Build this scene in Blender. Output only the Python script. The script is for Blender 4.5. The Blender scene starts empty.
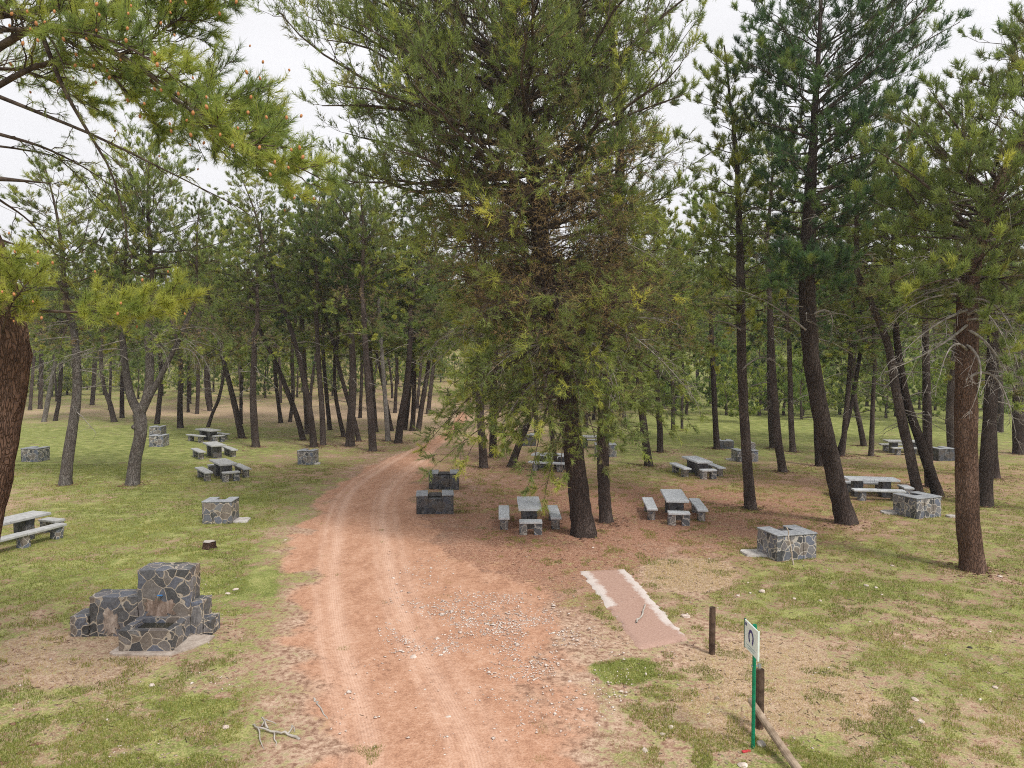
import bpy, bmesh, math, random
import numpy as np
from mathutils import Vector, Quaternion, Matrix
random.seed(7)
RNG = np.random.default_rng(11)
PI = math.pi
sc = bpy.context.scene
COL = sc.collection

# ------------------------------------------------------------------ camera
FPX, CX, CY = 720.0, 512.0, 384.0
CAMZ, PITCH = 5.8, math.radians(2.3)
cam_d = bpy.data.cameras.new('camera'); cam = bpy.data.objects.new('camera', cam_d); COL.objects.link(cam)
cam.location = (0, 0, CAMZ); cam.rotation_euler = (PI/2 - PITCH, 0, 0)
cam_d.sensor_width = 36; cam_d.lens = FPX/1024*36; cam_d.clip_end = 3000; cam_d.clip_start = .1
sc.camera = cam
CP, SP = math.cos(PITCH), math.sin(PITCH)

def ray(px, py):
    u, v = (px-CX)/FPX, (CY-py)/FPX
    return Vector((u, CP + v*SP, -SP + v*CP))
def at(px, py, Y):                       # the point seen at a pixel, at distance Y along the ground
    d = ray(px, py); return Vector((0, 0, CAMZ)) + d*(Y/d.y)
def project(X, Y, Z):
    y = Y*CP - (Z-CAMZ)*SP; u = (Z-CAMZ)*CP + Y*SP
    y = np.maximum(y, .5)
    return CX + FPX*X/y, CY - FPX*u/y

# ------------------------------------------------------------------ noise and terrain
def sstep(a, b, x):
    t = np.clip((np.asarray(x, float)-a)/(b-a), 0, 1); return t*t*(3-2*t)
def _h(ix, iy, s):
    n = (ix.astype(np.int64)*374761393 + iy.astype(np.int64)*668265263 + s*974711) & 0x7fffffff
    n = ((n ^ (n >> 13))*1274126177) & 0x7fffffff
    return ((n ^ (n >> 16)) & 0xffff)/65535.0
def vnoise(x, y, s=0):
    x = np.asarray(x, float); y = np.asarray(y, float)
    ix, iy = np.floor(x), np.floor(y); fx, fy = x-ix, y-iy
    fx = fx*fx*(3-2*fx); fy = fy*fy*(3-2*fy)
    a, b, c, d = _h(ix, iy, s), _h(ix+1, iy, s), _h(ix, iy+1, s), _h(ix+1, iy+1, s)
    return (a*(1-fx)+b*fx)*(1-fy) + (c*(1-fx)+d*fx)*fy
def fbm(x, y, s=0, o=4):
    r, a, t = 0, .5, 0
    for k in range(o):
        r = r + a*vnoise(np.asarray(x)*2**k, np.asarray(y)*2**k, s+k*17); t += a; a *= .5
    return r/t
def height(x, y):
    x = np.asarray(x, float); y = np.asarray(y, float)
    h = .10*(fbm(x/7, y/7, 3, 3)-.5)
    left = sstep(10, -30, x)
    h = h + left*1.4*sstep(80, 125, y) + (1-left)*2.0*sstep(70, 120, y)
    h = h + (14*left + 27*(1-left))*sstep(125, 255, y)*(.75+.5*fbm(x/60, y/60, 9, 3))
    return h
def hz(x, y): return float(height(np.array([x]), np.array([y]))[0])
def on(px, py):                          # the ground point seen at a pixel
    d = ray(px, py); z = 0
    for _ in range(12):
        t = (z-CAMZ)/d.z; p = Vector((0, 0, CAMZ)) + d*t; z = hz(p.x, p.y)
        if p.y > 140: break
    return Vector((p.x, p.y, hz(p.x, p.y)))

# ------------------------------------------------------------------ materials
def mat(name):
    m = bpy.data.materials.new(name); m.use_nodes = True
    nt = m.node_tree; nt.nodes.clear()
    return m, nt
def N(nt, t, **kw):
    n = nt.nodes.new(t)
    for k, v in kw.items():
        if k.startswith('_'): setattr(n, k[1:], v)
        else: n.inputs[k.replace('__', ' ')].default_value = v
    return n
def L(nt, a, b): nt.links.new(a, b)
def ramp(nt, fac, stops, interp='LINEAR'):
    r = nt.nodes.new('ShaderNodeValToRGB'); r.color_ramp.interpolation = interp
    e = r.color_ramp.elements
    while len(e) < len(stops): e.new(.5)
    for el, (p, c) in zip(e, stops):
        el.position = p; el.color = (*c, 1) if len(c) == 3 else c
    L(nt, fac, r.inputs[0]); return r.outputs[0]
def mixc(nt, fac, a, b, mode='MIX'):
    m = nt.nodes.new('ShaderNodeMix'); m.data_type = 'RGBA'; m.blend_type = mode
    for s, v in ((m.inputs[0], fac), (m.inputs[6], a), (m.inputs[7], b)):
        if isinstance(v, (int, float)): s.default_value = v
        elif isinstance(v, tuple): s.default_value = (*v, 1)
        else: L(nt, v, s)
    return m.outputs[2]
def mth(nt, op, a, b=None, c=None, clamp=False):
    m = nt.nodes.new('ShaderNodeMath'); m.operation = op; m.use_clamp = clamp
    for i, v in enumerate((a, b, c)):
        if v is None: continue
        if isinstance(v, (int, float)): m.inputs[i].default_value = v
        else: L(nt, v, m.inputs[i])
    return m.outputs[0]
def coords(nt, scale=(1, 1, 1), kind='Object', rot=(0, 0, 0)):
    t = nt.nodes.new('ShaderNodeTexCoord'); mp = nt.nodes.new('ShaderNodeMapping')
    mp.inputs['Scale'].default_value = scale; mp.inputs['Rotation'].default_value = rot
    L(nt, t.outputs[kind], mp.inputs['Vector']); return mp.outputs[0]
def noise(nt, vec, scale, detail=4, rough=.6):
    n = N(nt, 'ShaderNodeTexNoise', Scale=scale, Detail=detail, Roughness=rough); L(nt, vec, n.inputs['Vector']); return n.outputs['Fac']
def bump(nt, h, strength=.5, dist=.02):
    b = N(nt, 'ShaderNodeBump', Strength=strength, Distance=dist); L(nt, h, b.inputs['Height']); return b.outputs[0]
def principled(nt, col, rough=.85, normal=None, metallic=0, spec=.3):
    p = nt.nodes.new('ShaderNodeBsdfPrincipled'); o = nt.nodes.new('ShaderNodeOutputMaterial')
    if isinstance(col, tuple): p.inputs['Base Color'].default_value = (*col, 1)
    else: L(nt, col, p.inputs['Base Color'])
    if isinstance(rough, (int, float)): p.inputs['Roughness'].default_value = rough
    else: L(nt, rough, p.inputs['Roughness'])
    p.inputs['Metallic'].default_value = metallic; p.inputs['Specular IOR Level'].default_value = spec
    if normal is not None: L(nt, normal, p.inputs['Normal'])
    L(nt, p.outputs[0], o.inputs[0]); return p

def bark_mat(name, cols, lichen=0.0):
    m, nt = mat(name)
    c = coords(nt, (1, 1, .28))
    v = N(nt, 'ShaderNodeTexVoronoi', _feature='DISTANCE_TO_EDGE', Scale=19.0)
    wob = N(nt, 'ShaderNodeTexNoise', Scale=6.0, Detail=3); L(nt, c, wob.inputs['Vector'])
    cc = mixc(nt, .30, c, wob.outputs['Color'], 'ADD'); L(nt, cc, v.inputs['Vector'])
    edge = ramp(nt, v.outputs['Distance'], [(0, (0, 0, 0)), (.16, (1, 1, 1))])
    n1 = noise(nt, c, 26, 5, .75); n2 = noise(nt, coords(nt, (1, 1, .5)), 1.7, 3)
    f = mth(nt, 'MULTIPLY_ADD', n2, .6, mth(nt, 'MULTIPLY', n1, .45))
    col = ramp(nt, f, [(.3, cols[0]), (.5, cols[1]), (.72, cols[2])])
    col = mixc(nt, mth(nt, 'MULTIPLY_ADD', edge, -.4, .4), col, tuple(x*.6 for x in cols[0]))
    if lichen:
        ln = noise(nt, coords(nt, (1, 1, .6)), 5, 5, .7)
        col = mixc(nt, ramp(nt, ln, [(.52, (0, 0, 0)), (.68, (lichen,)*3)]), col, (.33, .32, .29))
    oi = nt.nodes.new('ShaderNodeObjectInfo')
    col = mixc(nt, 1.0, col, ramp(nt, oi.outputs['Random'], [(0, (.75, .74, .74)), (.5, (1.0, 1.0, 1.0)), (1, (1.55, 1.6, 1.62))]), 'MULTIPLY')
    hgt = mth(nt, 'MULTIPLY_ADD', n1, .5, edge)
    principled(nt, col, .95, bump(nt, hgt, .9, .035), spec=.1); return m
BARK = bark_mat('dark_bark', [(.036, .027, .024), (.078, .058, .050), (.155, .122, .108)])
BARK_RED = bark_mat('red_bark', [(.042, .026, .019), (.092, .053, .037), (.165, .105, .08)])
BARK_GREY = bark_mat('grey_bark', [(.09, .072, .064), (.17, .145, .13), (.27, .245, .225)], .5)

def twig_mat(name, a, b):
    m, nt = mat(name)
    n = noise(nt, coords(nt), 7, 3)
    principled(nt, ramp(nt, n, [(.35, a), (.65, b)]), .95, spec=.1); return m
TWIG = twig_mat('twig_wood', (.05, .036, .03), (.13, .098, .078))
DEADTWIG = twig_mat('bleached_twig', (.17, .145, .125), (.36, .33, .30))

def needle_mat(name, stops, trans=.33):
    m, nt = mat(name)
    a = N(nt, 'ShaderNodeAttribute', _attribute_name='tint')
    oi = nt.nodes.new('ShaderNodeObjectInfo')
    col = mixc(nt, 1.0, ramp(nt, a.outputs['Fac'], stops), ramp(nt, oi.outputs['Random'], [(0, (.9, .96, .98)), (.5, (1.04, 1.03, .97)), (1, (1.2, 1.1, .86))]), 'MULTIPLY')
    d = nt.nodes.new('ShaderNodeBsdfDiffuse'); t = nt.nodes.new('ShaderNodeBsdfTranslucent')
    L(nt, col, d.inputs[0]); L(nt, mixc(nt, .5, col, mixc(nt, 1.0, col, (1.25, 1.3, .7), 'MULTIPLY')), t.inputs[0])
    mx = N(nt, 'ShaderNodeMixShader', Fac=trans); L(nt, d.outputs[0], mx.inputs[1]); L(nt, t.outputs[0], mx.inputs[2])
    o = nt.nodes.new('ShaderNodeOutputMaterial'); L(nt, mx.outputs[0], o.inputs[0]); return m
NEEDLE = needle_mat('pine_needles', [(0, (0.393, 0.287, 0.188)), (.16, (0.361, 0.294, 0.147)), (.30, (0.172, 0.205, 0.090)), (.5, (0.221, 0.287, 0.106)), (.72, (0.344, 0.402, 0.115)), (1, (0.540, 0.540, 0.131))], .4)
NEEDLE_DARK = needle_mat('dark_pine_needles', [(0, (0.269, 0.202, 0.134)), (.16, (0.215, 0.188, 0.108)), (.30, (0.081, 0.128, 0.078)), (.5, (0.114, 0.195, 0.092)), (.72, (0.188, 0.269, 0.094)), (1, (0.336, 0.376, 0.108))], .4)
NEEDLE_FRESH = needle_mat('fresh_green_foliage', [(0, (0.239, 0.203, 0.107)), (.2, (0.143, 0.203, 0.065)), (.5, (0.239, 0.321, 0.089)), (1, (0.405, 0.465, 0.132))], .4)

# ------------------------------------------------------------------ mesh helpers
def mk(name, verts, faces, mats, parent=None, mi=None, tint=None, smooth=False, loc=None):
    me = bpy.data.meshes.new(name)
    if isinstance(verts, np.ndarray):
        tri = faces.shape[1]
        me.vertices.add(len(verts)); me.vertices.foreach_set('co', verts.astype(np.float32).ravel())
        me.loops.add(faces.size); me.loops.foreach_set('vertex_index', faces.astype(np.int32).ravel())
        me.polygons.add(len(faces)); me.polygons.foreach_set('loop_start', np.arange(0, faces.size, tri, dtype=np.int32))
    else:
        me.from_pydata(verts, [], faces)
    for m in (mats if isinstance(mats, (list, tuple)) else [mats]): me.materials.append(m)
    if mi is not None: me.polygons.foreach_set('material_index', np.asarray(mi, np.int32))
    if smooth: me.polygons.foreach_set('use_smooth', np.ones(len(me.polygons), bool))
    if tint is not None:
        a = me.attributes.new('tint', 'FLOAT', 'POINT'); a.data.foreach_set('value', np.asarray(tint, np.float32))
    me.update(calc_edges=True)
    o = bpy.data.objects.new(name, me); COL.objects.link(o)
    if parent: o.parent = parent
    if loc is not None: o.location = loc
    return o
def from_bm(name, bm, m, parent=None, smooth=False):
    bmesh.ops.recalc_face_normals(bm, faces=bm.faces)
    me = bpy.data.meshes.new(name); bm.to_mesh(me); bm.free()
    for x in (m if isinstance(m, (list, tuple)) else [m]): me.materials.append(x)
    if smooth:
        for p in me.polygons: p.use_smooth = True
    o = bpy.data.objects.new(name, me); COL.objects.link(o)
    if parent: o.parent = parent
    return o
def tag(o, label, cat, group=None, kind=None):
    o['label'] = label; o['category'] = cat
    if group: o['group'] = group
    if kind: o['kind'] = kind
    return o
def empty(name, loc, label, cat, group=None, rz=0):
    o = bpy.data.objects.new(name, None); COL.objects.link(o); o.location = loc; o.rotation_euler = (0, 0, rz)
    o.empty_display_size = .3
    return tag(o, label, cat, group)
def nrm(a): return a/np.maximum(np.linalg.norm(a, axis=-1, keepdims=True), 1e-9)

def tubes(P, R, k):                      # a batch of tubes: P (n,s,3), R (n,s)
    n, s, _ = P.shape
    T = np.empty_like(P); T[:, 1:-1] = P[:, 2:]-P[:, :-2]; T[:, 0] = P[:, 1]-P[:, 0]; T[:, -1] = P[:, -1]-P[:, -2]
    T = nrm(T)
    mt = np.abs(nrm(T.mean(1)))
    ref = np.eye(3)[np.argmin(mt, 1)][:, None]
    ref = np.broadcast_to(ref, T.shape)
    U = nrm(np.cross(ref, T)); V = np.cross(T, U)
    a = np.arange(k)*2*PI/k
    ring = P[:, :, None] + R[:, :, None, None]*(np.cos(a)[:, None]*U[:, :, None] + np.sin(a)[:, None]*V[:, :, None])
    idx = np.arange(n*s*k).reshape(n, s, k); nx = np.roll(idx, -1, axis=2)
    F = np.stack([idx[:, :-1], nx[:, :-1], nx[:, 1:], idx[:, 1:]], -1).reshape(-1, 4)
    return ring.reshape(-1, 3), F
def spline(pts, n):                      # Catmull-Rom through the points, n samples
    p = np.array(pts, float); p = np.vstack([2*p[0]-p[1], p, 2*p[-1]-p[-2]])
    seg = len(p)-3; out = []
    for t in np.linspace(0, seg-1e-6, n):
        i = int(t); f = t-i; a, b, c, d = p[i:i+4]
        out.append(.5*((2*b)+(c-a)*f+(2*a-5*b+4*c-d)*f*f+(-a+3*b-3*c+d)*f**3))
    return np.array(out)
def resample(P, s):                      # interpolate polyline at fractions s
    d = np.r_[0, np.cumsum(np.linalg.norm(np.diff(P, axis=0), axis=1))]; d = d/d[-1]
    return np.stack([np.interp(s, d, P[:, i]) for i in range(P.shape[1])], -1)

def quads_from_tris(F): return np.concatenate([F, F[:, 2:3]], 1)

class Foliage:
    """limbs -> side branches -> twigs -> needle tufts, all as arrays"""
    def __init__(self, seed): self.r = np.random.default_rng(seed); self.wood = []; self.leaf = []; self.vw = 0; self.limbs = []
    def limb(self, path, r0, s0=.25, live=.35, sec=.34, m=None, droop=None, dead=False, tintb=0, span=None):
        P = resample(np.array(path, float), np.linspace(0, 1, 12)); self.limbs.append((P, r0, s0, live, sec, m, droop, dead, tintb, span))
    def grow(self, tuft_len=.2, blade_w=.02, blades=10, twig_len=.45, twigs=6, per_twig=2, brown=.25, up=.35, sec_gap=.36, tint0=.55, tintv=.16, wood_r=1, ball=1.0, twig_r=.006, clump=.5):
        r = self.r; S, SR, SL, SA, ST = [], [], [], [], []
        for (P, r0, s0, live, sec, m, droop, dead, tintb, span) in self.limbs:
            Ln = np.linalg.norm(np.diff(P, axis=0), axis=1).sum()
            n = m or max(4, int(Ln*(1-s0)/sec_gap))
            s = np.clip(np.linspace(s0, 1, n)+r.normal(0, .02, n), s0, 1)
            b = resample(P, s); T = nrm(resample(P, np.clip(s+.03, 0, 1.0))-resample(P, np.clip(s-.03, 0, 1)))
            B = nrm(np.cross(T, [0, 0, 1.])+1e-4); U = np.cross(B, T)
            al = np.radians(r.uniform(32, 68, n)); al[-1] = .1
            sg = np.where(np.arange(n) % 2 == 0, 1, -1); be = np.radians(r.uniform(-35, 70, n))
            d = np.cos(al)[:, None]*T + np.sin(al)[:, None]*(sg[:, None]*np.cos(be)[:, None]*B + np.sin(be)[:, None]*U)
            ln = np.maximum(.35, (span or Ln*sec)*(1-.62*(s-s0)/(1-s0+1e-6))*r.uniform(.55, 1.15, n))
            cz = (droop if droop is not None else .22)*r.uniform(.4, 1.4, n)
            t = np.linspace(0, 1, 5)
            Q = b[:, None] + d[:, None]*(ln[:, None]*t)[..., None]
            Q[..., 2] += (cz*ln)[:, None]*t**2
            Q += r.normal(0, .035, Q.shape)*np.array([0, 1, 1, 1, 1])[None, :, None]*np.minimum(1, ln)[:, None, None]
            rr = np.maximum(r0*.35*(1-.75*s), .008)
            S.append(Q); SR.append(rr); SL.append(ln)
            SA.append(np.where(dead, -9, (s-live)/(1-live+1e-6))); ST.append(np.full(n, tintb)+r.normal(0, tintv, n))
            k = 7 if r0 > .05 else 5
            V, F = tubes(P[None], np.maximum(r0*(1-.85*np.linspace(0, 1, 12)), .008)[None]*wood_r, k)
            self._w(V, F, 1 if dead else 0)
        Q = np.concatenate(S); rr = np.concatenate(SR); ln = np.concatenate(SL); sa = np.concatenate(SA); st = np.concatenate(ST)
        isd = sa < -5
        for flag in (False, True):
            q = isd == flag
            if q.any():
                V, F = tubes(Q[q], rr[q][:, None]*np.linspace(1, .4, 5)[None]*wood_r, 4); self._w(V, F, 1 if flag else 0)
        # twigs
        M = len(Q); k = twigs
        s = np.clip((np.arange(k)[None]+r.uniform(.1, .9, (M, k)))/k, 0, .999)*.85+.15
        s = np.where(r.random((M, k)) < clump, 1-.42*(1-s)-.0, s); s[:, -1] = 1
        x = s*4; i0 = np.minimum(x.astype(int), 3); f = (x-i0)[..., None]
        A = np.arange(M)[:, None]
        b = Q[A, i0]*(1-f)+Q[A, i0+1]*f; T = nrm(Q[A, i0+1]-Q[A, i0])
        rnd = nrm(r.normal(0, 1, (M, k, 3))); pr = nrm(rnd-T*(rnd*T).sum(-1, keepdims=True))
        al = np.radians(r.uniform(25, 65, (M, k)))[..., None]; al[:, -1] = .15
        d = nrm(np.cos(al)*T+np.sin(al)*pr + np.array([0, 0, up*.6]))
        tl = twig_len*r.uniform(.5, 1.2, (M, k))*np.minimum(1, ln/.7)[:, None]
        t = np.array([0, .5, 1.])
        W = b[:, :, None]+d[:, :, None]*(tl[..., None]*t)[..., None]
        W[:, :, 2, 2] += .12*tl*(1 if up > 0 else -1)
        W = W.reshape(-1, 3, 3); d = d.reshape(-1, 3); tl = tl.ravel()
        sec_dead = np.repeat(isd, k)
        for flag in (False, True):
            q = sec_dead == flag
            if q.any():
                V, F = tubes(W[q], np.full((q.sum(), 3), twig_r)*np.array([1, .8, .5]), 3); self._w(V, F, 1 if flag else 0)
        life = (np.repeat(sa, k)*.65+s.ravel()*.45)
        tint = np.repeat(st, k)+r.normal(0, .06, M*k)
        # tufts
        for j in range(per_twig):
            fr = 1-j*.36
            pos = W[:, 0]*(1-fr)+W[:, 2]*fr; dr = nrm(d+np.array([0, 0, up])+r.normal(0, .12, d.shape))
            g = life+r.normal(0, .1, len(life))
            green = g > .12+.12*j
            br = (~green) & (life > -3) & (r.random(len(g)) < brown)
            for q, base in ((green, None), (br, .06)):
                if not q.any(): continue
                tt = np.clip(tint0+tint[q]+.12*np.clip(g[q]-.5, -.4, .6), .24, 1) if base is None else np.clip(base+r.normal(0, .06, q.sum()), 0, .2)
                self._tuft(pos[q], dr[q], tt, tuft_len if base is None else tuft_len*.8, blade_w, blades if base is None else max(4, int(blades*.6)), ball)
        return self
    def _tuft(self, pos, dr, tt, ln, w, K, ball):
        r = self.r; n = len(pos)
        rnd = nrm(r.normal(0, 1, (n, K, 3))); D = dr[:, None]
        pr = nrm(rnd-D*(rnd*D).sum(-1, keepdims=True))
        ph = np.radians(r.uniform(12, 62*ball, (n, K)))[..., None]
        bd = np.cos(ph)*D+np.sin(ph)*pr
        l = ln*r.uniform(.65, 1.1, (n, K, 1))*r.uniform(.75, 1.15, (n, 1, 1))
        b = pos[:, None]-D*(r.uniform(0, .9, (n, K, 1))*ln)
        side = nrm(np.cross(bd, nrm(r.normal(0, 1, (n, K, 3)))))*w*.5
        V = np.stack([b-side, b+side, b+bd*l], 2).reshape(-1, 3)
        F = np.arange(len(V)).reshape(-1, 3)
        tv = np.clip(tt[:, None]+r.normal(0, .04, (n, K)), 0, 1)
        self.leaf.append((V, F, np.repeat(tv.ravel(), 3)))
    def _w(self, V, F, m): self.wood.append((V, F, m))
    def arrays(self):
        VV, FF, MI, TT, o = [], [], [], [], 0
        for V, F, m in self.wood:
            VV.append(V); FF.append(F+o); MI.append(np.full(len(F), m)); TT.append(np.zeros(len(V))); o += len(V)
        Vl, Fl, Tl = [], [], []
        for V, F, t in self.leaf:
            Vl.append(V); Fl.append(F+o); Tl.append(t); o += len(V)
        return VV, FF, MI, TT, Vl, Fl, Tl
    def build(self, name, needle, parent=None, twig=None, loc=None):
        VV, FF, MI, TT, Vl, Fl, Tl = self.arrays()
        nq = sum(len(f) for f in FF); nt_ = sum(len(f) for f in Fl)
        V = np.concatenate(VV+Vl); T = np.concatenate(TT+Tl)
        q = np.concatenate(FF) if FF else np.zeros((0, 4), int); t = np.concatenate(Fl) if Fl else np.zeros((0, 3), int)
        me = bpy.data.meshes.new(name)
        me.vertices.add(len(V)); me.vertices.foreach_set('co', V.astype(np.float32).ravel())
        me.loops.add(q.size+t.size); me.loops.foreach_set('vertex_index', np.r_[q.ravel(), t.ravel()].astype(np.int32))
        me.polygons.add(nq+nt_)
        me.polygons.foreach_set('loop_start', np.r_[np.arange(nq)*4, nq*4+np.arange(nt_)*3].astype(np.int32))
        me.polygons.foreach_set('material_index', np.r_[np.concatenate(MI) if MI else np.zeros(0), np.full(nt_, 2)].astype(np.int32))
        for m in (twig or TWIG, DEADTWIG, needle): me.materials.append(m)
        a = me.attributes.new('tint', 'FLOAT', 'POINT'); a.data.foreach_set('value', T.astype(np.float32))
        me.update(calc_edges=True)
        o = bpy.data.objects.new(name, me); COL.objects.link(o)
        if parent: o.parent = parent
        if loc is not None: o.location = loc
        return o

def bez(a, m, e):
    s = np.linspace(0, 1, 12)[:, None]; a, m, e = (np.array(v, float) for v in (a, m, e)); return a*(1-s)**2+2*m*s*(1-s)+e*s**2

def auto_limbs(fo, axis, zs, env, n, el=(5, 55), r0=.09, live=.4, sec=.34, droop=None, jag=(.5, 1.05), gap=None, sag=.0, rtop=.5):
    """limbs from a stem: axis(z)->xy, env(z, az)->radius"""
    r = fo.r; z0, z1 = zs
    for i in range(n):
        t = (i+r.uniform(.1, .9))/n; z = z0+(z1-z0)*t
        az = i*2.39996+r.normal(0, .35)
        if gap and gap(z, az): continue
        R = env(z, az)*r.uniform(*jag)
        if R < .3: R = .3
        e = math.radians(el[0]+(el[1]-el[0])*t+r.normal(0, 7))
        zs_ = z-math.tan(e)*R
        if zs_ > z1-.2: zs_ = z1-.2
        a = np.array([*axis(zs_), zs_]); q = np.array([*axis(z), z])
        E = np.array([q[0]+math.cos(az)*R, q[1]+math.sin(az)*R, z])
        m = (a+E)/2+np.array([0, 0, -sag*R+r.normal(0, .05)*R])+r.normal(0, .06, 3)*R
        s = np.linspace(0, 1, 12)[:, None]
        path = a*(1-s)**2+2*m*s*(1-s)+E*s**2
        path += np.cumsum(r.normal(0, .018*R, path.shape), 0)*np.array([1, 1, .8])
        fo.limb(path, r0*(1-rtop*t)*min(1.4, max(.5, R/4)), live=live, sec=sec, droop=droop)

# ------------------------------------------------------------------ trunks
def trunk_mesh(name, P, R, m, parent, sides=12, rough=.06, flare=.22, stubs=0, seed=0, dead_from=.35):
    """P points (n,3) relative to the tree base, R radii"""
    rg = np.random.default_rng(seed+5)
    n = len(P); zz = np.r_[0, np.cumsum(np.linalg.norm(np.diff(P, axis=0), axis=1))]
    R = R*(1+flare*np.exp(-zz/.22))
    V, F = tubes(P[None], R[None], sides)
    V = V.reshape(n, sides, 3)
    ph = np.arange(sides)*2*PI/sides
    lob = 1+rough*(rg.normal(0, 1, (n, sides))*.5) + .16*np.exp(-zz/.3)[:, None]*np.sin(ph*5+rg.uniform(0, 6))[None]
    V = P[:, None]+(V-P[:, None])*lob[..., None]
    V = V.reshape(-1, 3)
    VV, FF, MI = [V], [F], [np.zeros(len(F))]; o = len(V)
    for k in range(stubs):                       # thin dead snags on the upper bole
        t = rg.uniform(dead_from, .97); b = resample(P, np.array([t]))[0]
        az = rg.uniform(0, 2*PI); ln = rg.uniform(.5, 2.2)
        e = np.array([math.cos(az), math.sin(az), rg.uniform(-.35, .35)])*ln
        s = np.linspace(0, 1, 6)[:, None]
        path = b+e*s+np.array([0, 0, -.25*ln])*s**2+np.cumsum(rg.normal(0, .03, (6, 3)), 0)
        v, f = tubes(path[None], np.linspace(.028, .006, 6)[None], 4)
        VV.append(v); FF.append(f+o); MI.append(np.ones(len(f))); o += len(v)
        for j in range(5):
            bb = path[rg.integers(2, 6)]; d = nrm(rg.normal(0, 1, 3))*np.array([1, 1, .6])*rg.uniform(.25, .7)
            sp = np.stack([bb, bb+d*.5+np.array([0, 0, -.04]), bb+d+np.array([0, 0, -.15])])
            v, f = tubes(sp[None], np.array([[.008, .006, .003]]), 3)
            VV.append(v); FF.append(f+o); MI.append(np.ones(len(f))); o += len(v)
    return mk(name, np.concatenate(VV), np.concatenate(FF), [m, DEADTWIG if stubs else m], parent, mi=np.concatenate(MI), smooth=True)

def px_trunk(path, extra_top=None, Y=None):
    """pixel path [(x, y, width)] from the base up -> base point, relative points, radii"""
    b = on(path[0][0], path[0][1]); Y = b.y
    pts, rad = [], []
    for (x, y, w) in path:
        p = at(x, y, Y); pts.append(np.array(p-b)); rad.append(w*.92*Y/FPX/2)
    pts[0] = np.array([0, 0, 0.])
    n = max(8, int(np.linalg.norm(pts[-1]-pts[0])/.35))
    C = spline([np.r_[p, r] for p, r in zip(pts, rad)], n)
    C = np.vstack([C[0]-np.array([0, 0, .2, 0]), C])
    return b, C[:, :3], np.maximum(C[:, 3], .02), Y

# ------------------------------------------------------------------ ground
TRACK = [(768, 322, 575), (730, 325, 560), (700, 318, 550), (650, 310, 520), (620, 304, 500), (590, 300, 478), (560, 299, 455), (530, 304, 430), (510, 314, 418), (495, 326, 414), (480, 346, 420), (465, 374, 428), (455, 398, 433), (446, 420, 441), (438, 437, 451), (430, 447, 459), (420, 455, 468), (412, 460, 474)]
YR = [396, 405, 412, 430, 450, 475, 500, 530, 560, 600, 640, 690, 768]
GR = .07+.96*np.array([[.6, .6, .5, .45, .5, .6, .8, .8, .8], [.5, .5, .35, .3, .4, .6, .8, .8, .8], [.35, .3, .12, .1, .2, .6, .8, .85, .85], [.75, .8, .6, .35, .35, .75, .85, .8, .8], [.8, .85, .6, .4, .3, .6, .62, .5, .55], [.62, .66, .45, .3, .25, .45, .35, .3, .4],
               [.36, .62, .68, .25, .25, .15, .25, .4, .45], [.58, .7, .55, .05, .12, .1, .25, .42, .5], [.58, .62, .5, 0, .08, .28, .42, .52, .5], [.58, .6, .52, 0, .08, .38, .52, .52, .5],
               [.42, .38, .45, .0, .0, .22, .36, .42, .4], [.5, .5, .42, 0, 0, .4, .5, .5, .48], [.52, .54, .34, 0, 0, .42, .5, .52, .52]])
LI = np.array([[.6, .6, .6, .6, .5, .4, .1, .1, .1], [.4, .4, .4, .5, .5, .2, .1, .1, .1], [.1, .1, .2, .3, .3, .1, .0, .0, .0], [.05, .05, .15, .4, .4, .1, .05, .1, .1], [.05, .1, .4, .5, .5, .25, .3, .4, .35], [.1, .2, .55, .5, .6, .5, .6, .65, .55],
               [.45, .2, .1, .4, .7, .85, .75, .55, .45], [.2, .1, .2, .5, .85, .85, .7, .5, .4], [.2, .2, .25, .4, .85, .65, .5, .42, .4], [.25, .25, .25, .2, .5, .45, .3, .3, .3],
               [.3, .4, .3, .1, .15, .2, .2, .22, .25], [.1, .15, .2, .0, .1, .1, .1, .1, .1], [.05, .1, .2, .0, .0, .1, .1, .1, .1]])
SR = .78*np.array([[.2, .2, .25, .3, .3, .4, .4, .4, .4], [.6, .6, .8, .8, .7, .5, .5, .5, .5], [.9, .95, 1.2, 1.2, 1.0, .6, .5, .5, .5], [.5, .5, .7, .7, .5, .45, .45, .45, .45], [.35, .3, .3, .3, .3, .4, .5, .4, .4], [.6, .5, .4, .2, .2, .3, .2, .2, .2], [.5, .55, .5, .1, .15, .1, .15, .2, .2], [.55, .55, .5, .1, .1, .1, .2, .25, .25],
               [.25, .25, .2, 0, .1, .2, .25, .2, .2], [.3, .3, .2, .0, .1, .3, .3, .25, .25], [.6, .6, .3, 0, .15, .45, .5, .45, .45], [.75, .75, .35, 0, .15, .5, .7, .7, .65], [.75, .75, .35, 0, .1, .45, .65, .7, .7]])
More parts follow.
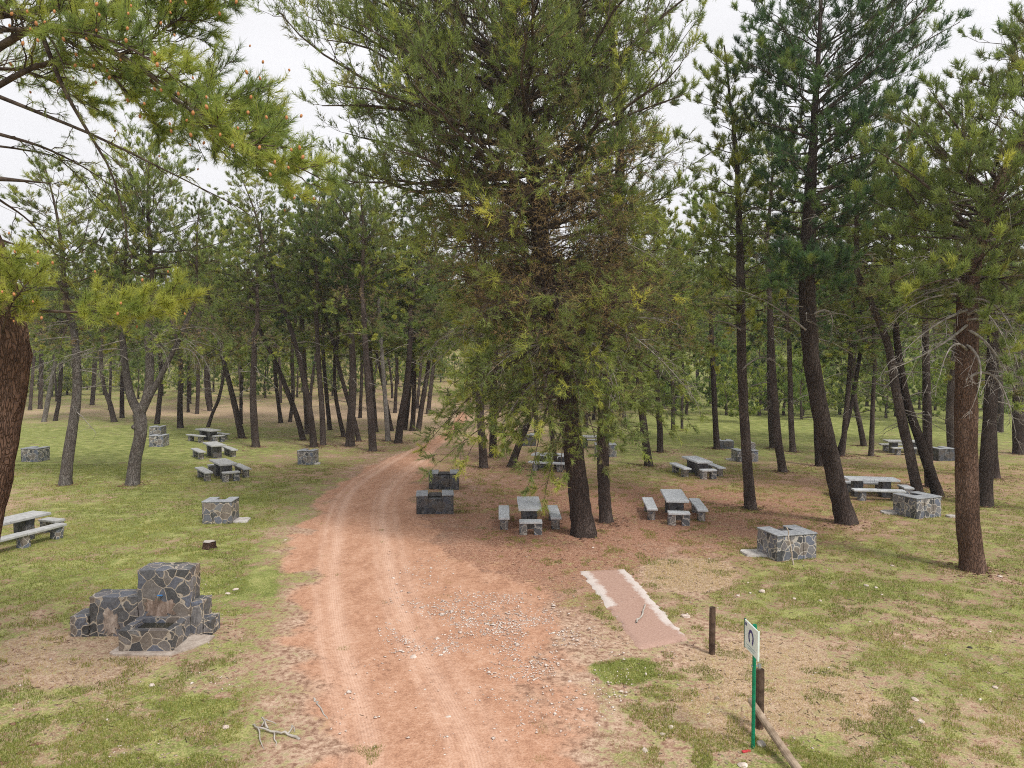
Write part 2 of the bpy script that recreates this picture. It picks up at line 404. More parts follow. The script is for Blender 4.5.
def masks(X, Y):
    px, py = project(X, Y, np.zeros_like(X))
    py = np.where(Y < 1, 900, py)
    cx = np.clip(px, 0, 1023.9)/128; ix = cx.astype(int); fx = cx-ix
    cy = np.interp(np.clip(py, YR[0], YR[-1]), YR, np.arange(len(YR))); cy = np.clip(cy, 0, len(YR)-1.001); iy = cy.astype(int); fy = cy-iy
    def bl(A): return (A[iy, ix]*(1-fx)+A[iy, np.minimum(ix+1, 8)]*fx)*(1-fy)+(A[iy+1, ix]*(1-fx)+A[iy+1, np.minimum(ix+1, 8)]*fx)*fy
    g, l, s = bl(GR), bl(LI), bl(SR)
    ty = [t[0] for t in TRACK][::-1]
    le = np.interp(py, ty, [t[1] for t in TRACK][::-1]); re = np.interp(py, ty, [t[2] for t in TRACK][::-1])
    wob = (fbm(X/1.3, Y/1.3, 21, 4)-.5)*2
    w = np.maximum((re-le)*.5, 4); dd = np.minimum(px-le, re-px)/w + wob*.55
    near = np.where(py > 412, 1, 0)
    d = sstep(-.22, .22, dd)*near
    # hard pink ground that spreads right of the track, and a bleached bare patch
    def blob(bx, by, rx, ry, k=.5): return sstep(1.25, .55, ((px-bx)/rx)**2+((py-by)/ry)**2 + (fbm(X/.9, Y/.9, 31, 4)-.5)*k*2)
    d = np.maximum(d, .6*blob(540, 712, 62, 62, .9)); d = np.maximum(d, .8*blob(500, 620, 60, 50))
    pale = np.maximum(blob(690, 575, 50, 17), np.maximum(.8*blob(770, 690, 110, 60, 1), .7*blob(70, 660, 120, 30, 1)))
    g = np.where(d > .5, g*.5, g); bright = blob(625, 672, 38, 15)*.9
    g = np.maximum(g, bright); g = np.maximum(g, .75*blob(250, 590, 50, 16, 1)); g = np.maximum(g, .85*blob(195, 705, 40, 10, .8))
    return np.stack([np.clip(d, 0, 1), np.clip(l*(1-.8*pale), 0, 1), np.clip(g*(1-.6*pale), 0, 1), np.clip(np.maximum(s, pale*.9), 0, 1)], -1)

def ground_mat():
    m, nt = mat('earth_and_grass')
    A = N(nt, 'ShaderNodeAttribute', _attribute_name='mask'); sp = nt.nodes.new('ShaderNodeSeparateColor'); L(nt, A.outputs['Color'], sp.inputs[0])
    straw = A.outputs['Alpha']; dirt, litter, green = sp.outputs[0], sp.outputs[1], sp.outputs[2]
    c = coords(nt)
    nb, nm, nf, nx = noise(nt, c, .35, 4), noise(nt, c, 1.6, 5, .65), noise(nt, c, 9, 6, .7), noise(nt, c, 32, 3, .6)
    def thr(mask, nz, w=.16):      # noise-broken coverage of a mask
        a = mth(nt, 'SUBTRACT', mth(nt, 'ADD', mask, nz), 1.0); a = mth(nt, 'DIVIDE', a, w)
        return mth(nt, 'ADD', a, .5, clamp=True)
    mixn = mth(nt, 'ADD', mth(nt, 'MULTIPLY', nm, .45), mth(nt, 'MULTIPLY', nf, .55))
    wide = mth(nt, 'MULTIPLY_ADD', mth(nt, 'SUBTRACT', mth(nt, 'MULTIPLY_ADD', nb, .25, mth(nt, 'MULTIPLY', mixn, .75)), .5), 3.6, .5)
    n2 = mth(nt, 'MULTIPLY_ADD', mth(nt, 'SUBTRACT', mth(nt, 'ADD', mth(nt, 'MULTIPLY', noise(nt, coords(nt, (1, 1, 1), rot=(0, 0, 1)), 2.3, 5, .7), .5), mth(nt, 'MULTIPLY', nx, .5)), .5), 3.4, .5)
    soil = ramp(nt, nf, [(.38, (.22, .125, .085)), (.5, (.40, .26, .185)), (.61, (.60, .44, .33))])
    lit = ramp(nt, mth(nt, 'MULTIPLY_ADD', nx, .6, mth(nt, 'MULTIPLY', nf, .4)), [(.38, (.125, .062, .042)), (.5, (.335, .168, .108)), (.61, (.52, .345, .25))])
    stc = ramp(nt, mth(nt, 'MULTIPLY_ADD', nx, .55, mth(nt, 'MULTIPLY', nf, .45)), [(.38, (.19, .125, .08)), (.5, (.42, .30, .20)), (.61, (.59, .46, .33))])
    grc = ramp(nt, mth(nt, 'MULTIPLY_ADD', nx, .5, mth(nt, 'MULTIPLY', nm, .5)), [(.38, (.095, .11, .032)), (.5, (.205, .235, .068)), (.62, (.40, .385, .155))])
    col = mixc(nt, thr(litter, wide, .32), soil, lit)
    col = mixc(nt, thr(straw, n2, .34), col, stc)
    col = mixc(nt, thr(green, wide, .34), col, grc)
    dn = noise(nt, coords(nt, (1, .5, 1)), 2.0, 6, .7)
    dc = ramp(nt, mth(nt, 'ADD', mth(nt, 'MULTIPLY', dn, .3), mth(nt, 'MULTIPLY', mth(nt, 'ADD', nx, nf), .35)), [(.38, (.30, .155, .10)), (.5, (.475, .262, .168)), (.61, (.60, .38, .27))])
    ru = N(nt, 'ShaderNodeAttribute', _attribute_name='rut')
    of = N(nt, 'ShaderNodeAttribute', _attribute_name='offset')
    tread = mth(nt, 'MULTIPLY_ADD', mth(nt, 'SINE', mth(nt, 'MULTIPLY', of.outputs['Fac'], 120.0)), .18, .62)
    rf = mth(nt, 'MULTIPLY', mth(nt, 'MULTIPLY', ru.outputs['Fac'], tread), mth(nt, 'MULTIPLY_ADD', nf, 1.3, .05))
    dc = mixc(nt, mth(nt, 'MULTIPLY', rf, 1.3, clamp=True), dc, (.70, .475, .36))
    col = mixc(nt, thr(dirt, wide, .5), col, dc)
    h = mth(nt, 'ADD', mth(nt, 'MULTIPLY', nf, .6), mth(nt, 'MULTIPLY', nx, .5))
    principled(nt, col, .97, bump(nt, h, .55, .05), spec=.05)
    return m
GROUND = ground_mat()

def axis_vals(near, step, far, k=1.22):
    a = [0]; s = step
    while a[-1] < far:
        if a[-1] >= near: s *= k
        a.append(a[-1]+s)
    return np.array(a)
xp = axis_vals(27, .28, 420); xs = np.r_[-xp[::-1][:-1], xp]
yp = axis_vals(62, .28, 480); ys = np.r_[-axis_vals(0, 3, 60, 1.5)[::-1][:-1], yp]
def sheet(name, X, Y, Z, m, extra=None, offs=None):
    ny, nx_ = X.shape
    V = np.stack([X.ravel(), Y.ravel(), Z.ravel()], -1)
    i = np.arange(ny*nx_).reshape(ny, nx_)
    F = np.stack([i[:-1, :-1], i[:-1, 1:], i[1:, 1:], i[1:, :-1]], -1).reshape(-1, 4)
    o = mk(name, V, F, m, smooth=True)
    a = o.data.attributes.new('mask', 'FLOAT_COLOR', 'POINT'); a.data.foreach_set('color', masks(X.ravel(), Y.ravel()).astype(np.float32).ravel())
    if extra is not None:
        b = o.data.attributes.new('rut', 'FLOAT', 'POINT'); b.data.foreach_set('value', extra.ravel().astype(np.float32))
        b = o.data.attributes.new('offset', 'FLOAT', 'POINT'); b.data.foreach_set('value', offs.ravel().astype(np.float32))
    o['kind'] = 'structure'; return o
XX, YY = np.meshgrid(xs, ys)
sheet('ground', XX, YY, height(XX, YY), GROUND)

# the dirt track: its own sheet, following the bend, with wheel ruts
rows = []
for (y, l, r_) in TRACK[::-1]:
    a, b = on(l, y), on(r_, y); rows.append((a.x, b.x, a.y))
rows = rows[::-1]
last = rows[0]; rows = [(-2.6, 1.1, 0.5), (-2.6, 1.0, 5.0)] + rows
yy = np.array([q[2] for q in rows]); lx = np.array([q[0] for q in rows]); rx = np.array([q[1] for q in rows])
ty = np.concatenate([np.arange(.6, 30, .14), np.arange(30, yy.max(), .4)])
u = np.linspace(-.35, 1.35, 60)
lxx, rxx = np.interp(ty, yy, lx), np.interp(ty, yy, rx)
k = np.ones(9)/9
lxx = np.r_[lxx[:4], np.convolve(lxx, k, 'valid'), lxx[-4:]]; rxx = np.r_[rxx[:4], np.convolve(rxx, k, 'valid'), rxx[-4:]]
TX = lxx[:, None]+(rxx-lxx)[:, None]*u[None]; TY = np.repeat(ty[:, None], len(u), 1)
def gs(x, c, s): return np.exp(-((x-c)/s)**2)
# ruts keep a car's gauge (1.5 m) round a line that hugs the inside of the bend
mid = np.interp(ty, [0, 10, 14, 18, 24, 30, 40, 60], [.42, .42, .36, .36, .42, .5, .5, .5])
cxr = (lxx+(rxx-lxx)*mid)[:, None]+.12*np.sin(TY*.35)
off = TX-cxr
rut = 1.05*gs(off, -.75, .19)+1.05*gs(off, .75, .19)+.8*gs(off, -1.15, .09)+.7*gs(off, .42, .07)+.6*gs(off, 1.2, .12)
rut = rut*(.45+.75*fbm(TX*1.5, TY/2.2, 5, 3))*np.where(np.abs(off) < 1.7, 1, .4)
rel = -.025*(gs(off, -.75, .2)+gs(off, .75, .2))+.03*(fbm(TX/.5, TY/.8, 8, 3)-.5)
ed = np.minimum(u+.35, 1.35-u)[None]
sheet('path', TX, TY, height(TX, TY)+.035+rel*sstep(0, .2, ed) - .03*(1-sstep(0, .12, ed)), GROUND, rut, off)

# ------------------------------------------------------------------ stone and concrete
def stone_mat(name, scale, dark, mid, mortar, edge=.035):
    m, nt = mat(name)
    c = coords(nt); w = N(nt, 'ShaderNodeTexNoise', Scale=2.2, Detail=2); L(nt, c, w.inputs['Vector'])
    cc = mixc(nt, .35, c, w.outputs['Color'], 'ADD')
    v = N(nt, 'ShaderNodeTexVoronoi', _feature='DISTANCE_TO_EDGE', Scale=scale, Randomness=.95); L(nt, cc, v.inputs['Vector'])
    v2 = N(nt, 'ShaderNodeTexVoronoi', _feature='F1', Scale=scale, Randomness=.95); L(nt, cc, v2.inputs['Vector'])
    sep = nt.nodes.new('ShaderNodeSeparateColor'); L(nt, v2.outputs['Color'], sep.inputs[0])
    st = ramp(nt, sep.outputs[0], [(0, dark), (.4, mid), (.62, (mid[0]*1.1, mid[1]*1.2, mid[2]*1.45)), (.8, (mid[0]*1.55, mid[1]*1.25, mid[2]*.95)), (1, tuple(x*1.5 for x in mid))])
    nz = noise(nt, c, 18, 5, .7)
    st = mixc(nt, .7, st, ramp(nt, nz, [(.3, (.45, .45, .45)), (.7, (1.3, 1.3, 1.3))]), 'MULTIPLY')
    e = ramp(nt, mth(nt, 'MULTIPLY_ADD', noise(nt, c, 9, 3), .05, mth(nt, 'SUBTRACT', v.outputs['Distance'], .025)), [(edge*.75, (0, 0, 0)), (edge*1.25, (1, 1, 1))])
    mo = mixc(nt, .6, mortar, ramp(nt, noise(nt, c, 12, 5), [(.3, (.55, .5, .45)), (.7, (1.2, 1.2, 1.2))]), 'MULTIPLY')
    col = mixc(nt, e, mo, st)
    ln = noise(nt, c, 6, 5, .75)
    col = mixc(nt, ramp(nt, ln, [(.56, (0, 0, 0)), (.70, (.55, .55, .55))]), col, (.30, .29, .27))
    h = mth(nt, 'MULTIPLY_ADD', nz, .3, e)
    principled(nt, col, .5, bump(nt, h, .6, .015), spec=.5); return m
SLATE = stone_mat('crazy_paved_slate', 3.6, (.055, .055, .058), (.13, .13, .138), (.46, .40, .33))
SLATE_BBQ = stone_mat('grey_slate_blocks', 4.6, (.05, .052, .058), (.13, .135, .15), (.47, .44, .40), .045)
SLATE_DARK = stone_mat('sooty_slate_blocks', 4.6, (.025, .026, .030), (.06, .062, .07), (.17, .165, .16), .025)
def concrete_mat(name, a, b, scale=9):
    m, nt = mat(name); c = coords(nt)
    n = noise(nt, c, scale, 6, .7); n2 = noise(nt, c, 2.3, 3)
    col = ramp(nt, mth(nt, 'ADD', mth(nt, 'MULTIPLY', n, .6), mth(nt, 'MULTIPLY', n2, .4)), [(.35, a), (.62, b)])
    st = noise(nt, coords(nt, (1, 1, 1), rot=(.3, .2, 1)), 3.4, 6, .75)
    col = mixc(nt, ramp(nt, st, [(.50, (0, 0, 0)), (.72, (.5, .5, .5))]), col, tuple(x*.55 for x in a))
    principled(nt, col, .85, bump(nt, n, .4, .01), spec=.3); return m
CONC = concrete_mat('weathered_concrete', (.46, .475, .495), (.64, .66, .685))
CONC_OLD = concrete_mat('lichened_concrete', (.30, .30, .295), (.46, .46, .45))
COPING = concrete_mat('pale_mortar_coping', (.19, .20, .215), (.40, .41, .43), 14)
PAD = concrete_mat('bleached_concrete', (.36, .33, .31), (.60, .57, .54))
SOOT = concrete_mat('soot', (.02, .019, .019), (.11, .10, .095))

def box(bm, x0, x1, y0, y1, z0, z1, bev=.0):
    vs = [bm.verts.new(p) for p in ((x0, y0, z0), (x1, y0, z0), (x1, y1, z0), (x0, y1, z0), (x0, y0, z1), (x1, y0, z1), (x1, y1, z1), (x0, y1, z1))]
    fs = [bm.faces.new([vs[i] for i in f]) for f in ((0, 3, 2, 1), (4, 5, 6, 7), (0, 1, 5, 4), (1, 2, 6, 5), (2, 3, 7, 6), (3, 0, 4, 7))]
    if bev:
        es = {e for f in fs for e in f.edges}
        bmesh.ops.bevel(bm, geom=list(es), offset=bev, segments=2, affect='EDGES', profile=.5)
    return bm
def rough_box(x0, x1, y0, y1, z0, z1, bev=.012, amp=.011, cut=7, seed=0):
    bm = bmesh.new(); box(bm, x0, x1, y0, y1, z0, z1)
    bmesh.ops.subdivide_edges(bm, edges=bm.edges[:], cuts=cut, use_grid_fill=True)
    rg = random.Random(seed)
    cen = Vector(((x0+x1)/2, (y0+y1)/2, (z0+z1)/2))
    for v in bm.verts:
        on_ = (abs(v.co.x-x0) < 1e-5 or abs(v.co.x-x1) < 1e-5)+(abs(v.co.y-y0) < 1e-5 or abs(v.co.y-y1) < 1e-5)+(abs(v.co.z-z1) < 1e-5)
        if on_ > 1: v.co += (cen-v.co).normalized()*rg.uniform(.006, .028)*min(1, (x1-x0)*2)
    for v in bm.verts: v.co += Vector((rg.uniform(-amp, amp), rg.uniform(-amp, amp), rg.uniform(-amp, amp)*.6))
    return bm

# ------------------------------------------------------------------ fountain
fl = on(147, 641)
F0 = empty('stone_fountain', (0, 0, 0), 'crazy-paved stone drinking fountain with stepped sides and a water basin on the left grass', 'fountain')
FY = 14.66; gz = hz(-7.3, FY)
F0.location = (-7.19, FY, gz)
def fx(px, Y=FY): return (px-CX)/FPX*Y*1.0+7.09
xL, xR = -.535, .535
def fpart(name, b, m=SLATE, par=F0):
    return from_bm(name, b, m, par)
fpart('pillar', rough_box(xL, xR, 0, .56, -.1, 1.40, seed=1))
fpart('step', rough_box(-1.56, xL-.004, .02, .54, -.1, .83, seed=2))
fpart('step', rough_box(-1.95, -1.564, .0, .55, -.1, .42, seed=3))
fpart('step', rough_box(xR+.004, .78, .03, .52, -.1, .70, seed=4))
fpart('step', rough_box(  .784, .96, .05, .50, -.1, .33, seed=5))
bs = bmesh.new()
x0, x1, y0, y1, w, zt = -.50, .55, -.80, -.004, .16, .43
def ringbox(bm, x0, x1, y0, y1, w, z0, z1, zi):
    o = [(x0, y0), (x1, y0), (x1, y1), (x0, y1)]; n_ = [(x0+w, y0+w), (x1-w, y0+w), (x1-w, y1-w*.6), (x0+w, y1-w*.6)]
    ob = [bm.verts.new((*p, z0)) for p in o]; ot = [bm.verts.new((*p, z1)) for p in o]
    it = [bm.verts.new((*p, z1)) for p in n_]; ib = [bm.verts.new((*p, zi)) for p in n_]
    for i in range(4):
        j = (i+1) % 4
        bm.faces.new((ob[i], ob[j], ot[j], ot[i])); bm.faces.new((ot[i], ot[j], it[j], it[i])); bm.faces.new((it[i], it[j], ib[j], ib[i]))
    bm.faces.new(ib)
ringbox(bs, x0, x1, y0, y1, w, -.1, zt, .12)
basin = fpart('basin', bs)
wm, wnt = mat('murky_water'); principled(wnt, (.03, .028, .018), .06, bump(wnt, noise(wnt, coords(wnt), 9, 2), .15, .01), spec=.5)
wb = bmesh.new(); bmesh.ops.create_grid(wb, x_segments=2, y_segments=2, size=.5)
for v in wb.verts: v.co = Vector((x0+w+.002+(v.co.x+.5)*(x1-x0-2*w-.004), y0+w+.002+(v.co.y+.5)*(y1-y0-w*1.6-.004), .33))
fpart('water', wb, wm, basin)
# rust-stained splash panel under the tap and a worn render patch on the left wall
def stain_mat(name, a, b, c2):
    m, nt = mat(name); c = coords(nt, (1, 1, .5))
    n = noise(nt, c, 7, 6, .75)
    principled(nt, ramp(nt, n, [(.36, a), (.5, b), (.62, c2)]), .7, bump(nt, n, .4, .01)); return m
STAIN = stain_mat('rust_stained_stone', (.13, .095, .075), (.25, .175, .135), (.40, .31, .26))
STAIN2 = stain_mat('worn_pink_mortar', (.14, .11, .095), (.33, .26, .215), (.50, .42, .36))
def patch(name, cx_, z0, z1, hw, y, m, seed):
    bm = bmesh.new(); rg = random.Random(seed); out = []
    n = 26
    for i in range(n):
        a = 2*PI*i/n; q = 1+rg.uniform(-.38, .22)
        sx, sz = math.cos(a), math.sin(a)
        sx = math.copysign(abs(sx)**.6, sx); sz = math.copysign(abs(sz)**.6, sz)
        z = (z0+z1)/2+sz*(z1-z0)/2*q
        out.append((cx_+sx*hw*q*(1.0+.25*(z1-z)/(z1-z0)), max(z, z0)))
    f = [bm.verts.new((x, y, z)) for x, z in out]; b = [bm.verts.new((x, y+.03, z)) for x, z in out]
    bm.faces.new(f)
    for i in range(n): bm.faces.new((f[i], f[(i+1) % n], b[(i+1) % n], b[i]))
    return fpart(name, bm, m)
patch('stained_panel', -.05, .435, .80, .30, -.012, STAIN, 3)
patch('worn_render', -1.12, .02, .58, .15, .010, STAIN2, 12)
tm, tnt = mat('brass_tap'); principled(tnt, (.25, .24, .22), .4, metallic=.8)
bm_, bnt = mat('blue_tap_handle'); principled(bnt, (.05, .22, .55), .4)
tb = bmesh.new(); bmesh.ops.create_cone(tb, segments=10, radius1=.022, radius2=.018, depth=.14, cap_ends=True, matrix=Matrix.Translation((-.02, -.08, .86)) @ Matrix.Rotation(PI/2, 4, 'X'))
bmesh.ops.create_cone(tb, segments=10, radius1=.016, radius2=.02, depth=.07, cap_ends=True, matrix=Matrix.Translation((-.02, -.14, .83)))
tap = fpart('tap', tb, tm)
th = bmesh.new(); box(th, -.075, .035, -.125, -.095, .885, .91, .006); fpart('handle', th, bm_, tap)
# slates set into the left face and the concrete apron round the foot
ap = bmesh.new(); rg = random.Random(5); pts = []
for (x, y) in [(-.66, -.88), (-.55, -.97), (.0, -1.0), (.62, -.97), (.86, -.62), (1.02, -.25), (1.06, .0), (.6, .1), (-.4, .1), (-.62, -.5)]: pts.append((x+rg.uniform(-.04, .04), y+rg.uniform(-.03, .03)))
lo = [ap.verts.new((x, y, -.08)) for x, y in pts]; hi = [ap.verts.new((x, y, .03)) for x, y in pts]
ap.faces.new(hi)
for i in range(len(pts)): ap.faces.new((lo[i], lo[(i+1) % len(pts)], hi[(i+1) % len(pts)], hi[i]))
bmesh.ops.triangulate(ap, faces=ap.faces[:]); APR = concrete_mat('fountain_apron', (.34, .27, .22), (.58, .50, .43)); fpart('apron', ap, APR)

# ------------------------------------------------------------------ picnic sets
def slab_bm(lx, ly, z0, z1, split=True, seed=0):
    bm = bmesh.new(); rg = random.Random(seed)
    parts = [(-ly/2, -.004), (.004, ly/2)] if split else [(-ly/2, ly/2)]
    for (a, b) in parts:
        dz = rg.uniform(-.006, .006)
        box(bm, -lx/2+rg.uniform(-.01, .01), lx/2+rg.uniform(-.01, .01), a, b, z0+dz, z1+dz, .018)
    return bm
def make_bench(loc, rz, ln, label, group, top=CONC, seed=0, w=.38):
    t = empty('stone_bench', loc, label, 'bench', group, rz)
    from_bm('seat', slab_bm(w, ln, .37, .45, ln > 1.3, seed), top, t)
    for y in ((-ln*.32, ln*.32) if ln < 2.3 else (-ln*.42, 0, ln*.42)):
        from_bm('leg', rough_box(-w*.36, w*.36, y-.13, y+.13, -.12, .372, cut=2, seed=seed+int(y*10)), SLATE_BBQ, t)
    return t
def make_table(loc, rz, ln, label, group, top=CONC, seed=0, w=.78):
    t = empty('picnic_table', loc, label, 'picnic table', group, rz)
    from_bm('table_top', slab_bm(w, ln, .67, .76, True, seed), top, t)
    for y in (-ln*.27, ln*.27):
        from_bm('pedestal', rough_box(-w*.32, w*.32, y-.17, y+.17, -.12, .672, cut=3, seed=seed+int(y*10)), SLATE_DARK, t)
    return t
def local(c, rz, x, y):
    p = Vector((c[0]+math.cos(rz)*x-math.sin(rz)*y, c[1]+math.sin(rz)*x+math.cos(rz)*y)); return (p.x, p.y, hz(p.x, p.y))
GT, GB = 'concrete picnic tables', 'concrete picnic benches'
def picnic(c, deg, ln, where, benches, top=CONC, tlabel=None, seed=0, off=.86):
    rz = math.radians(deg); make_table((c[0], c[1], hz(*c)), rz, ln, tlabel or f'grey concrete picnic table {where}', GT, top, seed)
    for (side, lab) in benches.items():
        if side in 'LR': make_bench(local(c, rz, -off if side == 'L' else off, 0), rz, ln*.98, lab, GB, top, seed+1)
        else: make_bench(local(c, rz, 0, (ln/2+.34)*(-1 if side == 'N' else 1)), rz+PI/2, .74, lab, GB, top, seed+2)
def tc(px, py, z=.76):                    # table centre from the pixel of its top
    d = ray(px, py); t = (z-CAMZ)/d.z; return (d.x*t, d.y*t)
picnic(tc(529, 502), 1, 2.05, 'left of the big twin pine trunks, near the track',
       {'L': 'concrete bench on the track side of the table left of the big pine', 'R': 'concrete bench between its table and the big twin pine trunks', 'N': 'short concrete bench at the near end of the table left of the big pine'}, seed=1)
picnic(tc(674, 495), -6, 2.1, 'on red pine litter right of the big twin pine trunks',
       {'L': 'left long bench of the table right of the big twin pines', 'R': 'right long bench of the table right of the big twin pines, on a pale footing', 'N': 'short end bench of the table right of the big twin pines'}, seed=5)
picnic(tc(697, 458.5), 8, 2.0, 'left of the two low barbecues at the meadow edge',
       {'L': 'left long bench of the mid-distance table behind the slim leaning trunk', 'R': 'right long bench of the mid-distance table near the double barbecue', 'N': 'short end bench of the mid-distance table near the double barbecue'}, seed=9)
picnic(tc(871, 478), 82, 2.0, 'standing crosswise behind the leaning trunk on the right',
       {'L': 'far long bench behind the crosswise table on the right', 'R': 'near long bench in front of the crosswise table on the right', 'N': 'left end bench of the crosswise table, half behind the leaning trunk', 'F': 'right end bench of the crosswise table on the right'}, seed=13)
picnic(tc(903, 440.5), 84, 2.0, 'far off at the right, at the edge of the open meadow',
       {'R': 'near bench of the far right table at the edge of the open meadow', 'L': 'far bench of the far right table at the edge of the open meadow'}, CONC_OLD, seed=17)
picnic(tc(552, 454), 72, 2.0, 'pale and half hidden behind the low branches of the big pine',
       {'L': 'far bench of the table hidden behind the low pine branches', 'R': 'near bench of the table hidden behind the low pine branches'}, seed=21)
picnic(tc(592, 436), 70, 2.0, 'far behind the big pine trunks, seen just between them',
       {'R': 'bench of the far table seen between the twin pine trunks'}, CONC_OLD, seed=25)
picnic(tc(223, 461.5), 36, 2.0, 'nearest in the row of three on the left meadow',
       {'L': 'left bench of the nearest of three left meadow tables', 'R': 'right bench of the nearest of three left meadow tables', 'N': 'near end bench of the nearest of three left meadow tables, on pale legs', 'F': 'far end bench of the nearest of three left meadow tables'}, CONC_OLD, seed=29)
picnic(tc(214, 443.5), 36, 2.0, 'middle of the row of three on the left meadow',
       {'L': 'left bench of the middle of three left meadow tables', 'R': 'right bench of the middle of three left meadow tables'}, CONC_OLD, seed=33)
picnic(tc(208, 429.5), 52, 2.0, 'farthest in the row of three on the left meadow',
       {'L': 'left bench of the farthest of three left meadow tables', 'R': 'right bench of the farthest of three left meadow tables', 'N': 'end bench of the farthest of three left meadow tables'}, CONC_OLD, seed=37)
picnic((-15.55, 21.75), -17, 2.7, 'at the left edge of the photo beside the thick red trunk',
       {'R': 'long three-legged bench at the left edge beside the thick red trunk', 'F': 'short end bench of the table at the left edge'}, CONC_OLD, seed=41)
p = on(221, 451)
cb = bmesh.new(); box(cb, -.32, .32, -.2, .2, -.05, .36, .04)
tag(from_bm('stone_block', cb, PAD), 'pale squared stone block beside the middle table of the left meadow', 'stone block').location = p

# ------------------------------------------------------------------ barbecues
GBQ = 'stone barbecues among the pines'
def barbecue(px, py, deg, label, w=1.4, d=1.0, h=.74, m=SLATE_BBQ, cop=COPING, seed=0, notch=False):
    b = on(px, py); rz = math.radians(deg)
    t = empty('barbecue', b, label, 'barbecue', GBQ, rz)
    s = w*(.31 if notch else .33); bk = .2 if notch else d*.46
    bm = bmesh.new()           # plan: two piers and a lower back wall round a hearth
    def rb(*a):
        q = rough_box(*a, amp=.007, cut=3, seed=seed); me = bpy.data.meshes.new('t'); q.to_mesh(me); q.free(); bm.from_mesh(me); bpy.data.meshes.remove(me)
    rb(-w/2, -w/2+s, 0, d, -.12, h-.04); rb(w/2-s, w/2, 0, d, -.12, h-.04); rb(-w/2+s+.003, w/2-s-.003, .006, bk, -.12, h-.12 if notch else h-.04)
    rb(-w/2+s+.003, w/2-s-.003, bk+.003, d-.01, -.12, h-.10)
    from_bm('body', bm, m, t)
    c = bmesh.new()
    box(c, -w/2-.012, -w/2+s, -.012, d+.01, h-.037, h+.005, .012); box(c, w/2-s, w/2+.012, -.012, d+.01, h-.037, h+.005, .012)
    if not notch: box(c, -w/2+s+.003, w/2-s-.003, -.012, bk, h-.037, h+.002, .012)
    from_bm('coping', c, cop, t)
    e = bmesh.new(); box(e, -w/2+s+.02, w/2-s-.02, bk+.03, d-.03, h-.097, h-.07, .008); from_bm('hearth', e, SOOT, t)
    return t
def pad(px, py, rx, ry, label, m=PAD, seed=0, name='concrete_pad'):
    b = on(px, py); rg = random.Random(seed); bm = bmesh.new(); n = 14
    o = [(math.copysign(abs(math.cos(a))**.55, math.cos(a))*rx*rg.uniform(.86, 1.1), math.copysign(abs(math.sin(a))**.55, math.sin(a))*ry*rg.uniform(.86, 1.1)) for a in (2*PI*i/n for i in range(n))]
    lo = [bm.verts.new((x, y, -.1)) for x, y in o]; hi = [bm.verts.new((x*.97, y*.97, .06)) for x, y in o]
    bm.faces.new(hi)
    for i in range(n): bm.faces.new((lo[i], lo[(i+1) % n], hi[(i+1) % n], hi[i]))
    q = from_bm(name, bm, m); q.location = b
    return tag(q, label, 'concrete pad', 'concrete pads beside barbecues')
barbecue(797, 560, 14, 'grey stone barbecue with a stick leaning on it, nearest on the right', seed=1, w=1.28)
pad(756, 554, .42, .36, 'pale concrete pad left of the nearest right barbecue', seed=1)
barbecue(929, 518, 20, 'grey stone barbecue between the crosswise table and the thick red trunk', seed=2, w=1.2)
pad(893, 513, .42, .32, 'pale concrete pad left of the barbecue by the thick red trunk', seed=2)
pad(952, 517, .22, .14, 'small pale concrete patch right of the barbecue by the thick red trunk', seed=12)
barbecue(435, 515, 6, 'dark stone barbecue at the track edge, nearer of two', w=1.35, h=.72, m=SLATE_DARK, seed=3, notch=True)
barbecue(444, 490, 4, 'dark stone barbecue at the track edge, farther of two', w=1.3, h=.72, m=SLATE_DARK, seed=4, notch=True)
barbecue(217, 524, 3, 'small crazy-paved barbecue on the left grass behind the tree stump', w=1.0, d=.8, h=.78, m=SLATE, seed=5)
pad(240, 521, .35, .36, 'pale concrete pad right of the small left barbecue', seed=3)
barbecue(305, 465, -8, 'grey stone barbecue under the pines left of the track bend', w=.85, d=.8, h=.76, seed=6)
pad(316, 464, .25, .25, 'pale concrete pad beside the barbecue under the pines left of the track', seed=4)
barbecue(29.5, 462, -5, 'grey stone barbecue far left between thick and slim trunks', w=1.0, d=.9, h=.74, seed=7)
barbecue(156, 447, 4, 'grey stone barbecue right of the forked pale trunk, nearer of two', w=.85, h=.72, seed=8)
barbecue(155, 437, 4, 'grey stone barbecue right of the forked pale trunk, farther of two', w=.8, h=.72, seed=9)
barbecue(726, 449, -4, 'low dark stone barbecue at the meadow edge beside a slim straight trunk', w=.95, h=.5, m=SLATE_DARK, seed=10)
b8 = barbecue(748, 462, 3, 'two-level grey stone barbecue at the meadow edge', w=1.15, h=.62, seed=11)
from_bm('chimney_block', rough_box(.08, .56, .4, .95, -.1, 1.0, cut=3, seed=3), SLATE_BBQ, b8)
pad(735, 460, .5, .4, 'pale concrete pad left of the two-level barbecue', seed=5)
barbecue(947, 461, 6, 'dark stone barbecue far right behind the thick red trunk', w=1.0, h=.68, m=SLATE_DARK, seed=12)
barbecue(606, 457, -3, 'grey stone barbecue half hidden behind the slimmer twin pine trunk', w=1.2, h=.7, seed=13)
barbecue(529, 446, 5, 'dark stone barbecue far behind the low left branches of the big pine', w=.9, h=.7, m=SLATE_DARK, seed=14)
